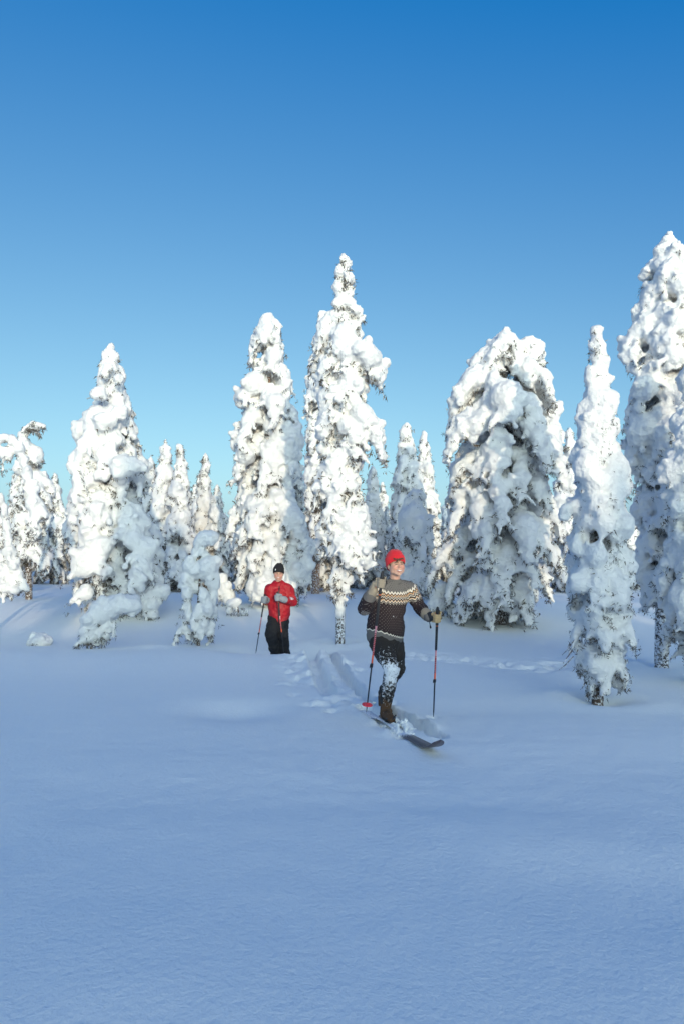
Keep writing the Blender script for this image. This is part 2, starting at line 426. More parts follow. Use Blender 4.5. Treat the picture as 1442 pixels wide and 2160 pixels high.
def conifer(seed, H, prof, axis_top=(0, 0), lobe=0.2, clear=0.3, dz=0.24, per=5.5, droop=0.75, twigs=2.0, gaps=(), trunk_r=0.11, lean=0.0, depth=1.0, skirt=True):
    """prof: rows (z, left radius, right radius) of the outline; returns a filled Tree and its trunk"""
    T = Tree(seed, lobe); rng = T.rng; top = Vector((axis_top[0], axis_top[1], H))
    def ax(z): 
        t = z / H; return Vector((top.x * t + lean * math.sin(t * 3.1), top.y * t, z))
    def R(z, phi):
        l, r = interp(prof, z); c = math.cos(phi); k = 0.5 + 0.5 * c
        # an asymmetric oval: left and right radii to the sides, their mean in depth
        m = 0.5 * (l + r) * depth; side = r if c > 0 else l
        return math.sqrt((side * c) ** 2 + (m * math.sin(phi)) ** 2)
    z = clear
    phi0 = rng.uniform(0, 6.28)
    while z < H - 1.2 * lobe:
        f = z / H; lz = lobe * min(1.0, 0.45 + 1.6 * (1 - f)) * (0.66 + 0.34 * min(1.0, f / 0.45)); T.dark = 2 if f > 0.5 else 4; rm = R(z, 0) * 0.5 + R(z, math.pi) * 0.5
        n = max(3, int(round(per * min(1.25, 0.45 + rm / (4.2 * lobe)) * rng.uniform(0.8, 1.2))))
        if z < clear + 1.5 * dz: n = int(n * 1.6)
        phi0 += rng.uniform(0.5, 1.4)
        for i in range(n):
            phi = phi0 + 6.2832 * (i + rng.uniform(-0.3, 0.3)) / n; zt = z + rng.uniform(-0.5, 0.5) * dz * (0.4 if z < clear + 1.5 * dz else 1.0)
            r = R(zt, phi) * rng.uniform(0.72, 1.08) - lz * 0.55
            if any(abs(zt - g[0]) < g[1] and math.cos(phi - g[2]) > g[3] for g in gaps): continue
            if r < 0.04: r = 0.04
            za = min(H - 0.5 * lobe, zt + droop * rng.uniform(0.6, 1.25) * (r + 0.15))
            c = ax(zt); T.bough(ax(za), (c.x + r * math.cos(phi), c.y + r * math.sin(phi), zt), lz * rng.uniform(0.72, 1.25), twigs=twigs, bare=0.25 if r > 2.5 * lobe else 0.1)
        z += dz * rng.uniform(0.85, 1.15) * (0.75 + 0.4 * min(1, rm / (3 * lobe)))
    # leader: stacked lumps
    z = H - 2.4 * lobe
    while z < H + 0.01:
        l, r = interp(prof, z); w = max(0.04, 0.5 * (l + r)) * rng.uniform(0.6, 1.0); c = ax(z) + Vector(((r - l) * 0.5 + rng.uniform(-0.3, 0.3) * w, rng.uniform(-0.3, 0.3) * w, 0))
        T.lump(c, (w * 1.0, w * 0.9, w * 1.1)); z += w * 0.8
        if rng.random() < 0.6: T.nd.append(c + Vector((rng.uniform(-1, 1) * w, -w * 0.5, -w * 0.6)))
    npt = 10; tr = ([ax(H * 0.97 * i / npt) for i in range(npt + 1)], [max(0.015, trunk_r * (1 - 0.9 * i / npt)) for i in range(npt + 1)])
    tr[0][0] = tr[0][0] - Vector((0, 0, 0.3))
    return T, tr

def hero(name, label, y, base, top, rows, seed, group=None, voxel=0.035, bark=None, disp=None, per_needle=7, needle=0.09, zb=None, smooth=1, extra=None, clear_py=None, **kw):
    """tree whose outline rows are (photo row, left col, right col) at depth y; it stands on the ground at depth y"""
    b = P(base[0], base[1], y); g = gz(b.x, y) if zb is None else zb
    t = P(top[0], top[1], y); H = t.z - g; prof = []
    for py, l, r in rows:
        pl, pr = P(l, py, y), P(r, py, y); f = max(0, (pl.z - g) / H); axx = b.x + (t.x - b.x) * f
        prof.append((pl.z - g, axx - pl.x, pr.x - axx))
    if clear_py: kw['clear'] = P(0, clear_py, y).z - g
    T, tr = conifer(seed, H, prof, (t.x - b.x, 0), **kw)
    if extra: extra(T, lambda px, py, dy=0.0: P(px, py, y + dy) - Vector((b.x, y, g)))
    return T.build(name, label, group, (b.x, y, g), voxel, smooth, disp, needle, per_needle, tr, bark)

# --- the tall slim pine between the skiers
def ex_C(T, q):
    for px, py, r, dy in ((735, 640, 16, -.1), (752, 655, 14, -.1), (762, 672, 10, -.1), (755, 690, 8, -.1)): T.clump(q(px, py, dy), r * mpp(14))
    T.bough(q(728, 770), q(800, 815, -.15), 0.2, thick=1.2); T.bough(q(728, 760), q(795, 800, -.05), 0.22, thick=1.2)
    T.bough(q(726, 880), q(806, 965, -.2), 0.2, thick=1.1); T.bough(q(726, 890), q(800, 945, .05), 0.18)
    T.bough(q(725, 1050), q(755, 1215, -.4), 0.24, twigs=3); T.bough(q(725, 1060), q(770, 1190, -.3), 0.24, twigs=3); T.bough(q(722, 1080), q(735, 1190, -.5), 0.22, twigs=3)
    T.bough(q(722, 1150), q(702, 1260, -.2), 0.10, twigs=2); T.bough(q(722, 1160), q(730, 1265, -.2), 0.10, twigs=2)
    for i in range(14):
        py = 1190 + i * 8; T.lump(q(717 + T.rng.uniform(-6, 6), py, -0.1), (0.10 * T.rng.uniform(.6, 1.1), 0.09, 0.12))
    for px, py, r in ((725, 545, 11), (731, 558, 11), (716, 574, 13), (738, 585, 12), (712, 605, 15), (737, 615, 11), (713, 640, 14), (740, 640, 12), (712, 668, 13)): T.clump(q(px, py, T.rng.uniform(-.12, .05)), r * mpp(14))
hero('snow_laden_pine', 'tallest slim snow-laden pine with a bare frosted trunk foot between the two skiers', 14.0, (717, 1355), (725, 540),
     [(540, 718, 732), (690, 712, 745), (715, 680, 762), (740, 655, 765), (790, 650, 782), (850, 655, 772), (900, 664, 775), (950, 668, 780), (1000, 660, 776), (1100, 658, 778), (1160, 662, 770), (1200, 685, 755), (1250, 700, 735), (1280, 705, 732)],
     11, lobe=0.19, voxel=0.033, clear_py=1170, bark=M['bark_frost'], droop=1.0, extra=ex_C, trunk_r=0.10, per=3.6, dz=0.30)

hero('snow_laden_spruce', 'slender snow-laden spruce half hidden behind the tallest pine, slim pointed top', 26.0, (665, 1257), (683, 656),
     [(656, 676, 690), (700, 664, 694), (740, 656, 700), (800, 642, 705), (900, 640, 710), (1000, 640, 715), (1100, 632, 715), (1190, 640, 710)],
     12, lobe=0.17, voxel=0.05, clear_py=1180, bark=M['bark_orange'], droop=0.9, per=4.5, dz=0.34, trunk_r=0.16)

def ex_B(T, q):
    T.bough(q(568, 1060), q(640, 1150, -.6), 0.26, twigs=3); T.bough(q(568, 1080), q(645, 1200, -.4), 0.24, twigs=3)
hero('snow_laden_pine', 'broad sunlit snow-laden pine with a gap showing orange bark, behind the skier in red', 19.0, (572, 1258), (566, 672),
     [(672, 556, 576), (695, 534, 590), (740, 526, 606), (775, 522, 612), (830, 512, 620), (880, 500, 628), (950, 490, 640), (1050, 474, 648), (1120, 478, 645), (1180, 488, 650), (1230, 500, 640)],
     713, lobe=0.24, voxel=0.043, clear_py=1235, bark=M['bark_orange'], droop=0.85, per=4.2, dz=0.40, extra=ex_B, trunk_r=0.19,
     gaps=((5.4, 0.45, -1.57, 0.7),))

def ex_A(T, q):
    for px, py, r in ((205, 830, 17), (228, 775, 12), (222, 790, 10), (250, 800, 12), (222, 890, 24), (250, 870, 17), (172, 960, 20), (210, 965, 26), (258, 985, 30), (290, 985, 18)): T.clump(q(px, py, T.rng.uniform(-1.0, -.3)), (r * mpp(19), r * mpp(19) * .9, r * mpp(19) * .85))
    T.bough(q(230, 930), q(158, 1110, -.6), 0.3, twigs=2.5); T.bough(q(232, 1060), q(175, 1250, -1.2), 0.32, twigs=3); T.bough(q(232, 1080), q(290, 1240, -1.2), 0.3, twigs=3)
hero('snow_laden_spruce', 'large pointed spruce behind the arched sapling, sunlit in its upper half', 17.5, (238, 1312), (234, 724),
     [(724, 227, 241), (760, 218, 248), (800, 205, 268), (850, 196, 278), (900, 178, 288), (960, 145, 305), (1000, 142, 312), (1100, 134, 312), (1180, 142, 330), (1250, 160, 340), (1295, 182, 300)],
     516, lobe=0.23, voxel=0.045, clear_py=1284, droop=0.7, per=4.4, dz=0.33, extra=ex_A, trunk_r=0.17)

def ex_D(T, q):
    T.bough(q(1075, 745), q(1138, 790, .1), 0.19, belly=.5); T.bough(q(1078, 735), q(1146, 768, .1), 0.14, belly=.7); T.bough(q(1075, 760), q(1112, 805, -.3), 0.17)
    for px, py, r in ((1068, 702, 12), (1078, 712, 9), (1060, 722, 13), (1076, 730, 12), (1042, 735, 12), (1030, 748, 13), (1052, 750, 12), (1070, 752, 11)): T.clump(q(px, py, T.rng.uniform(-.2, .2)), r * mpp(16.5))
    for i in range(4): T.limb.tube([q(1052, 960 + i * 14), q(1030, 945 + i * 16, -.4), q(1000, 940 + i * 22, -.5)], [0.06, 0.05, 0.03], 6)
hero('snow_laden_pine', 'very wide bushy snow-laden pine with crooked limbs showing through its crown', 16.5, (1052, 1312), (1066, 692),
     [(692, 1058, 1076), (725, 1040, 1084), (770, 1006, 1100), (800, 988, 1112), (850, 955, 1160), (900, 930, 1192), (950, 918, 1208), (1000, 910, 1218), (1050, 915, 1212), (1100, 922, 1208), (1150, 926, 1205), (1200, 910, 1185), (1250, 902, 1160), (1295, 945, 1125)],
     215, lobe=0.24, voxel=0.044, clear_py=1306, droop=0.65, per=4.6, dz=0.33, extra=ex_D, trunk_r=0.2, gaps=((4.1, 0.25, -1.9, 0.85),))

def ex_E(T, q):
    for px, py, rx, rz, dy in ((1257, 695, 13, 13, 0), (1258, 715, 14, 14, 0), (1256, 735, 7, 10, 0), (1268, 770, 20, 26, 0), (1243, 795, 16, 28, -.05), (1282, 850, 25, 32, -.1), (1232, 870, 20, 36, 0), (1243, 915, 22, 34, -.1), (1290, 900, 20, 30, 0),
                               (1235, 985, 30, 38, -.25), (1215, 950, 9, 22, 0), (1192, 1080, 15, 24, -.1), (1206, 1070, 16, 18, -.05), (1222, 1065, 16, 18, 0), (1300, 985, 30, 36, -.15), (1312, 1110, 28, 36, -.2), (1262, 1060, 26, 24, -.3), (1255, 1170, 24, 30, -.3), (1220, 1230, 24, 26, -.2), (1325, 1190, 16, 34, -.1), (1215, 1150, 16, 26, -.2), (1280, 1010, 26, 26, -.2)):
        T.clump(q(px, py, dy), (rx * mpp(8), rx * mpp(8) * .9, rz * mpp(8)))
hero('snow_laden_spruce', 'narrow snow-caked young spruce with a small knob of snow on its tip', 8.1, (1258, 1474), (1257, 700),
     [(700, 1250, 1264), (740, 1250, 1264), (800, 1240, 1275), (900, 1220, 1300), (950, 1212, 1308), (1000, 1208, 1322), (1050, 1195, 1330), (1100, 1198, 1334), (1200, 1194, 1338), (1300, 1198, 1342), (1400, 1212, 1345), (1440, 1232, 1325)],
     317, lobe=0.11, voxel=0.032, clear_py=1456, droop=0.9, per=3.8, dz=0.19, extra=ex_E, trunk_r=0.07, disp=((0.22, 0.05), (0.08, 0.035), (0.03, 0.018)), needle=0.045, per_needle=6)

hero('snow_laden_pine', 'massive snow-laden pine with heavy white lobes and dark trunk foot beside the narrow spruce', 10.8, (1392, 1404), (1413, 492),
     [(492, 1404, 1422), (520, 1404, 1423), (540, 1386, 1440), (600, 1350, 1470), (700, 1330, 1490), (800, 1308, 1500), (900, 1312, 1500), (1000, 1318, 1490), (1100, 1330, 1470), (1200, 1335, 1460), (1300, 1345, 1440), (1330, 1360, 1425)],
     419, lobe=0.19, voxel=0.03, clear_py=1270, droop=0.8, per=3.6, dz=0.29, trunk_r=0.11, bark=M['bark_frost'], needle=0.06, per_needle=7)

hero('snow_laden_spruce', 'shaded bulky snow-laden spruce standing close beside the massive pine', 9.3, (1478, 1420), (1475, 740),
     [(740, 1455, 1490), (800, 1428, 1510), (950, 1425, 1530), (990, 1400, 1540), (1050, 1395, 1550), (1150, 1398, 1560), (1300, 1388, 1570), (1380, 1400, 1560)],
     18, lobe=0.17, voxel=0.03, clear_py=1385, droop=0.8, per=3.6, dz=0.28, trunk_r=0.1, needle=0.055, per_needle=7)

def ground_depth(px, py):
    """depth at which the snow surface shows at that photo pixel"""
    ds = np.arange(4.0, 60.0, 0.05); d0 = P(px, py, 10.0); sl = (d0.z - CAM_H) / 10.0; sx = d0.x / 10.0
    below = CAM_H + sl * ds <= ground_z(sx * ds, ds)
    return float(ds[np.argmax(below)]) if below.any() else 40.0

# --- saplings and bushes bent under snow, given as lumps along a bent stem (photo pixels at a depth)
def bent(name, label, y, stem, lumps, seed, base, hang=(), voxel=0.025, needle=0.06, lobe=0.12, stem_r=(0.03, 0.012), category='sapling', tw=3, disp=((0.25, 0.05), (0.10, 0.035), (0.035, 0.018)), boughs=()):
    y = y or ground_depth(*base); b = P(base[0], base[1], y); g = gz(b.x, y); o = Vector((b.x, y, g)); m = mpp(y)
    q = lambda px, py, dy=0.0: P(px, py, y + dy) - o
    T = Tree(seed, lobe); rng = T.rng
    for px, py, rx, rz, dy in lumps: T.clump(q(px, py, dy), (rx * m * 1.12, rx * m * 1.06, rz * m * 1.12), 5)
    for px, py, dx, dy, ln in hang:                    # hanging snow-caked twigs
        for _ in range(tw): T.twig(q(px + rng.uniform(-6, 6), py + rng.uniform(-4, 4), rng.uniform(-.15, .15)), Vector((dx + rng.uniform(-.3, .3), rng.uniform(-.4, .4), dy)), ln * m * rng.uniform(.7, 1.2), lobe * rng.uniform(.3, .5), 4)
    for a, t, lb in boughs: T.bough(q(*a), q(*t), lb, twigs=2.5, bare=0.1)
    pts = [q(*p) for p in stem]; pts[0] = pts[0] - Vector((0, 0, 0.2)); n = len(pts)
    return T.build(name, label, None, o, voxel, 1, disp, needle, 9, (pts, [stem_r[0] + (stem_r[1] - stem_r[0]) * i / (n - 1) for i in range(n)]), M['bark'], category=category)

bent('arched_sapling', 'young tree bowed into a thick snow arch, one end sunlit, dark stems at foot', 12.6, [(196, 1372), (192, 1345), (200, 1310), (225, 1285), (265, 1275)],
     [(190, 1322, 20, 22, 0), (185, 1342, 15, 14, -.05), (200, 1305, 24, 24, 0), (215, 1290, 28, 26, 0), (232, 1281, 29, 24, .05), (250, 1276, 30, 22, .05), (268, 1275, 28, 21, .05), (283, 1279, 18, 18, .05),
      (178, 1330, 11, 13, -.1), (176, 1350, 9, 9, -.1), (168, 1358, 7, 6, -.1), (161, 1360, 6, 5, -.1), (205, 1330, 18, 18, .05), (222, 1318, 18, 18, .1), (225, 1340, 10, 12, .1), (215, 1352, 9, 10, .1)],
     31, (196, 1372), hang=((185, 1335, -.1, -1, 20), (200, 1340, 0, -1, 20), (215, 1330, .1, -1, 22), (235, 1310, .2, -1, 24)), voxel=0.022)
for k, dx in enumerate((-8, -3, 3, 8, 13)): pass

bent('bent_sapling', 'small shaded sapling under a nodding cap of snow beside the arched sapling', None, [(318, 1308), (320, 1280), (330, 1255)],
     [(345, 1246, 16, 16, 0), (330, 1247, 18, 17, 0), (318, 1256, 16, 18, 0), (310, 1272, 13, 18, 0), (322, 1275, 16, 16, -.1), (312, 1292, 12, 12, 0), (324, 1295, 12, 10, -.1)],
     32, (318, 1308), hang=((312, 1285, -.3, -1, 22), (325, 1285, .3, -1, 22), (318, 1290, 0, -1, 20)), voxel=0.028)

bent('snow_mantled_sapling', 'slim sapling like a hooded figure of snow, standing alone left of the red jacket', None, [(420, 1362), (418, 1290), (422, 1220), (425, 1160)],
     [(445, 1134, 20, 16, 0), (430, 1137, 20, 17, 0), (418, 1150, 10, 22, 0), (412, 1168, 8, 14, 0), (428, 1165, 10, 12, 0), (440, 1195, 25, 24, 0), (402, 1195, 20, 17, 0), (420, 1205, 22, 20, .1), (450, 1225, 15, 26, 0), (395, 1222, 15, 17, 0), (385, 1230, 8, 14, 0),
      (395, 1250, 13, 18, -.05), (415, 1240, 14, 12, .1), (430, 1255, 11, 18, -.2), (448, 1260, 12, 22, 0), (440, 1285, 12, 18, -.2), (398, 1290, 9, 22, -.05), (420, 1290, 10, 18, -.2), (452, 1290, 8, 14, 0), (410, 1315, 8, 18, -.2), (432, 1315, 9, 18, -.2), (390, 1320, 6, 16, 0), (445, 1325, 9, 18, -.1), (425, 1335, 7, 16, -.2), (398, 1340, 6, 14, 0)],
     33, (420, 1362), hang=((395, 1260, -.2, -1, 50), (410, 1290, 0, -1, 50), (430, 1280, 0, -1, 60), (448, 1280, .15, -1, 55), (385, 1320, -.4, -1, 40), (440, 1320, .2, -1, 36), (415, 1325, 0, -1, 36)), voxel=0.026, stem_r=(0.035, 0.015))

bent('snow_mound_bush', 'low rounded snow cap over dark twigs beside the arched sapling', None, [(72, 1362), (72, 1350), (78, 1345)],
     [(86, 1351, 20, 17, .1), (98, 1352, 14, 12, .1), (74, 1352, 12, 10, .1)], 34, (80, 1362), hang=((68, 1355, -.5, -.3, 10),), category='bush')

bent('snow_draped_bush', 'cone of snow draped over a bush right behind the skier in red', None, [(575, 1262), (575, 1220), (576, 1180)],
     [(575, 1175, 24, 22, 0), (566, 1192, 32, 26, 0), (590, 1190, 26, 26, .1), (552, 1215, 28, 28, 0), (580, 1215, 34, 30, -.1), (540, 1236, 22, 24, 0), (560, 1240, 26, 24, -.2), (600, 1222, 26, 28, 0), (590, 1245, 24, 20, -.2), (535, 1252, 15, 14, 0)],
     35, (575, 1282), hang=((535, 1250, -.3, -1, 22), (555, 1258, 0, -1, 20), (580, 1255, 0, -1, 20), (600, 1250, .3, -1, 20)), voxel=0.032, category='bush', lobe=0.14)
bent('snow_draped_bush', 'sunlit snow-lumped bush with ragged hanging fringe between red jacket and tallest pine', None, [(628, 1262), (630, 1220), (628, 1150)],
     [(628, 1138, 20, 20, 0), (640, 1155, 20, 24, 0), (618, 1165, 24, 26, 0), (640, 1185, 20, 26, -.1), (612, 1190, 20, 24, -.1), (630, 1205, 22, 22, -.2), (650, 1200, 10, 20, 0), (615, 1215, 14, 18, -.1), (640, 1222, 14, 16, -.1)],
     36, (628, 1280), hang=((612, 1220, 0, -1, 30), (628, 1220, 0, -1, 34), (642, 1220, .1, -1, 30), (650, 1210, .2, -1, 26)), voxel=0.032, category='bush', lobe=0.14)

bent('twiggy_bush', 'little bush of bare brown twigs capped with snow near the skier in red', None, [(505, 1300), (503, 1285), (500, 1275)],
     [(492, 1272, 14, 10, 0), (500, 1268, 11, 8, 0), (484, 1288, 8, 9, 0), (516, 1292, 10, 8, .1)], 37, (500, 1300), hang=((505, 1280, .6, -.4, 18), (500, 1285, .2, -.8, 16)), voxel=0.025, category='bush', lobe=0.06)
bent('snow_clump_bush', 'shaded snow-clumped bush just right of the hooded sapling', None, [(478, 1275), (476, 1250), (472, 1225)],
     [(470, 1222, 12, 14, 0), (476, 1240, 15, 18, 0), (486, 1256, 12, 13, 0), (466, 1250, 10, 16, 0), (480, 1268, 10, 8, -.1)], 38, (478, 1278), hang=((480, 1262, .3, -1, 16), (470, 1258, -.2, -1, 16)), voxel=0.03, category='bush')
bent('snow_clump_bush', 'low snow-clumped bush at the foot of the very wide pine', None, [(935, 1300), (932, 1275), (930, 1255)],
     [(930, 1240, 16, 14, 0), (918, 1256, 16, 16, 0), (942, 1258, 15, 15, 0), (928, 1275, 18, 14, -.1), (910, 1275, 10, 12, 0), (950, 1282, 14, 12, 0)], 39, (932, 1300), hang=((915, 1280, -.2, -1, 18), (930, 1285, 0, -1, 18), (945, 1285, .2, -1, 16)), voxel=0.03, category='bush')

# arched trees at the left edge
bent('arched_birch', 'tall birch bent over in a sunlit snowy bow, its crown hanging to the ground', 13.5, [(-75, 1300), (-70, 1130), (-45, 990), (-5, 928), (32, 930), (52, 980), (66, 1050), (80, 1120)],
     [(-60, 1020, 12, 20, 0), (-45, 985, 12, 20, 0), (-28, 950, 12, 14, 0), (-8, 930, 14, 12, 0), (10, 924, 15, 11, 0), (28, 930, 13, 12, 0), (42, 948, 11, 15, 0), (51, 972, 10, 17, 0), (58, 1000, 12, 19, 0), (64, 1030, 14, 20, 0), (70, 1060, 16, 22, 0), (76, 1086, 14, 18, 0), (88, 1082, 10, 12, 0), (96, 1085, 7, 7, 0), (70, 1106, 11, 16, 0), (80, 1125, 8, 14, 0), (20, 955, 9, 20, 0), (2, 955, 14, 16, 0)],
     41, (-75, 1310), hang=((5, 960, 0, -1, 40), (20, 970, .1, -1, 90), (30, 1000, .1, -1, 70), (48, 1010, -.2, -1, 60), (66, 1090, -.1, -1, 60), (75, 1100, .1, -1, 60), (84, 1115, .1, -1, 40), (55, 1040, -.3, -1, 40), (88, 1070, .5, -.8, 26)), voxel=0.026, stem_r=(0.07, 0.02), category='tree')
bent('bowed_sapling', 'snow-clad sapling bowed to the ground beneath the bent birch', 14.5, [(-20, 1275), (-8, 1120), (5, 1060), (14, 1120), (22, 1190), (50, 1240)],
     [(2, 1055, 8, 16, 0), (10, 1080, 8, 18, 0), (15, 1110, 8, 18, 0), (18, 1140, 9, 18, 0), (22, 1165, 12, 18, 0), (30, 1190, 13, 18, 0), (40, 1215, 9, 16, 0), (50, 1233, 8, 13, 0), (58, 1243, 6, 7, 0), (5, 1180, 16, 22, .1), (8, 1215, 16, 16, 0), (28, 1225, 13, 14, 0), (10, 1240, 16, 14, -.1), (32, 1245, 12, 9, -.1)],
     42, (20, 1262), hang=((5, 1130, 0, -1, 60), (20, 1160, 0, -1, 50), (10, 1220, -.2, -1, 30), (30, 1225, .2, -1, 26), (18, 1235, 0, -1, 24), (2, 1235, 0, -1, 24)), voxel=0.028, category='sapling')

hero('snow_laden_pine', 'ragged snow-laden pine with a flat wind-broken top twisted to one side, behind the bent birch', 21.0, (62, 1270), (52, 905),
     [(905, 46, 58), (940, 44, 62), (960, 50, 90), (1000, 50, 112), (1050, 40, 128), (1100, 30, 128), (1200, 25, 120)],
     51, lobe=0.16, voxel=0.045, clear_py=1200, droop=0.7, per=4, dz=0.33,
     extra=lambda T, q: [T.bough(q(50, 905), q(*t), 0.10, twigs=.5, belly=.1, bare=.05) for t in ((95, 902, 0), (82, 895, .3), (70, 890, -.2), (85, 920, .2))])

# --- distinct trees of the middle distance
MID = [  # name, label, depth, base col, top (col, row), half widths, seed
 ('snow_laden_spruce', 'slender twin-topped snow-laden spruce right of the large pointed spruce', 27, 345, (349, 927), 36, 52),
 ('snow_laden_spruce', 'narrow snow-laden spruce with sunlit tip, second right of the large pointed spruce', 26, 382, (380, 938), 34, 53),
 ('snow_laden_spruce', 'small pointed spruce, sunlit only at its tip, left of the broad orange-barked pine', 28, 433, (433, 955), 26, 54),
 ('snow_laden_spruce', 'sharp spire of a snowy spruce left of the very wide pine', 26, 860, (858, 893), 44, 55),
 ('snow_laden_spruce', 'dark-needled frosted spruce close left of the very wide pine', 30, 898, (893, 912), 38, 56),
 ('snow_laden_spruce', 'low rounded snowy spruce just behind the red hat', 21, 868, (872, 1040), 44, 57),
 ('snow_laden_spruce', 'snowy spruce with blunt top standing between tallest pine and red hat', 30, 790, (785, 985), 34, 58),
 ('snow_laden_spruce', 'bulky snow-laden spruce filling the gap beyond the very wide pine', 24, 1205, (1200, 905), 40, 59),
 ('snow_laden_spruce', 'shaded small spruce leaning on the right side of the large pointed spruce', 20, 318, (322, 1108), 26, 60)]
for nm, lb, y, bx, tp, hw, sd in MID:
    h0 = tp[1]; rows = [(h0, tp[0] - 5, tp[0] + 5), (h0 + 40, tp[0] - hw * .38, tp[0] + hw * .38), (h0 + 110, tp[0] - hw * .75, tp[0] + hw * .72), (h0 + 200, tp[0] - hw, tp[0] + hw), (1225, bx - hw * 1.1, bx + hw * 1.1)]
    if h0 > 1000: rows = [(h0, tp[0] - 12, tp[0] + 12), (h0 + 30, tp[0] - hw * .6, tp[0] + hw * .6), (h0 + 80, tp[0] - hw, tp[0] + hw), (1235, bx - hw * 1.1, bx + hw * 1.1)]
    hero(nm, lb, y, (bx, 1240), tp, rows, sd, lobe=0.19, voxel=0.064, clear=0.12, droop=0.75, per=4.0, dz=0.36, trunk_r=0.13, needle=0.10, per_needle=7)

# --- the wood behind: a few kinds, copied
KIND = []
LOOK = ('full-crowned', 'slender', 'tall broad', 'short squat', 'spire-like')
for k, (H, R0, lobe, pr) in enumerate(((7.5, 1.15, 0.20, 4.2), (6.4, 1.0, 0.17, 4.6), (8.4, 1.25, 0.21, 4.0), (5.2, 1.2, 0.19, 4.4), (7.0, 0.85, 0.17, 4.0))):
    T, tr = conifer(70 + k, H, [(0, R0, R0), (H * .3, R0, R0), (H * .6, R0 * .72, R0 * .72), (H * .85, R0 * .33, R0 * .33), (H, .06, .06)], lobe=lobe, clear=0.15, droop=0.75, per=pr, dz=0.36, trunk_r=0.13)
    KIND.append((H, T.build('background_spruce', LOOK[k] + ' snow-laden spruce in the wood beyond the clearing', 'snow-laden trees of the wood behind', (0, 0, 0), 0.08, 1, None, 0.12, 6, tr)))
rngB = random.Random(5); used = set()
def plant(k, x, y, height, label=None, group=None, wmin=0.0):
    H, src = KIND[k]; z = gz(x, y) - 0.05; sc = height / H; w = max(wmin, sc * rngB.uniform(0.9, 1.15))
    if k not in used:
        used.add(k); src.location = (x, y, z); src.scale = (w, w, sc); src.rotation_euler = (0, 0, rngB.uniform(0, 6.28)); o = src
    else: o = copy_thing(src, (x, y, z), rngB.uniform(0, 6.28), (w, w, sc))
    if label: o['label'] = label; o['group'] = group
    return o
for y0, step, h in ((29, 2.2, 5.0), (34, 2.3, 5.6), (40, 2.6, 6.0), (47, 3.0, 6.4), (56, 3.6, 6.8), (66, 4.2, 7.2), (78, 4.8, 7.6)):
    x = -y0 * 0.56 - 3
    while x < y0 * 0.56 + 3:
        xx = x + rngB.uniform(-.9, .9); plant(rngB.randrange(5), xx, y0 + rngB.uniform(-2, 2), h * rngB.uniform(0.72, 1.12)); x += step * rngB.uniform(0.8, 1.2)

# --- the trees on the sunward rise behind the camera; their shade lies over the clearing
CAST = [(-12, 8), (-9.5, 8), (-7.5, 7.5), (-6, 7.5), (-4.6, 7), (-3.4, 7), (-2.2, 6.6), (-1.2, 6), (-.3, 5.6), (.5, 5.4), (1.2, 5.2), (1.9, 5.2), (2.4, 6.6), (3.25, 5.2), (4.25, 9.6), (4.8, 9.8), (5.25, 9.4), (5.6, 8.2), (6.1, 7.0), (6.6, 6.2), (7.0, 5.4), (7.4, 5.0), (7.75, 4.9), (8.1, 5.3), (8.5, 5.6), (9.0, 5.7), (9.5, 6.0), (10.0, 6.6), (10.5, 6.9), (11.1, 6.6), (11.7, 6.8), (12.3, 7.4), (12.9, 7.5), (13.5, 7.2), (14.1, 5.8), (14.7, 5.8), (15.3, 6.5), (16.2, 7.5), (17.5, 8), (19, 8), (21, 8.5), (23, 9), (25.5, 9), (28, 9.5), (31, 10)]
for i, (x, top) in enumerate(CAST):
    y = -24.0 + rngB.uniform(-.8, .8); z = gz(x, y)
    plant((i * 3) % 5, x, y, max(0.45, top - z), LOOK[(i * 3) % 5] + ' snow-laden spruce on the sunward rise facing the clearing', 'snow-laden trees on the sunward rise', 0.55)

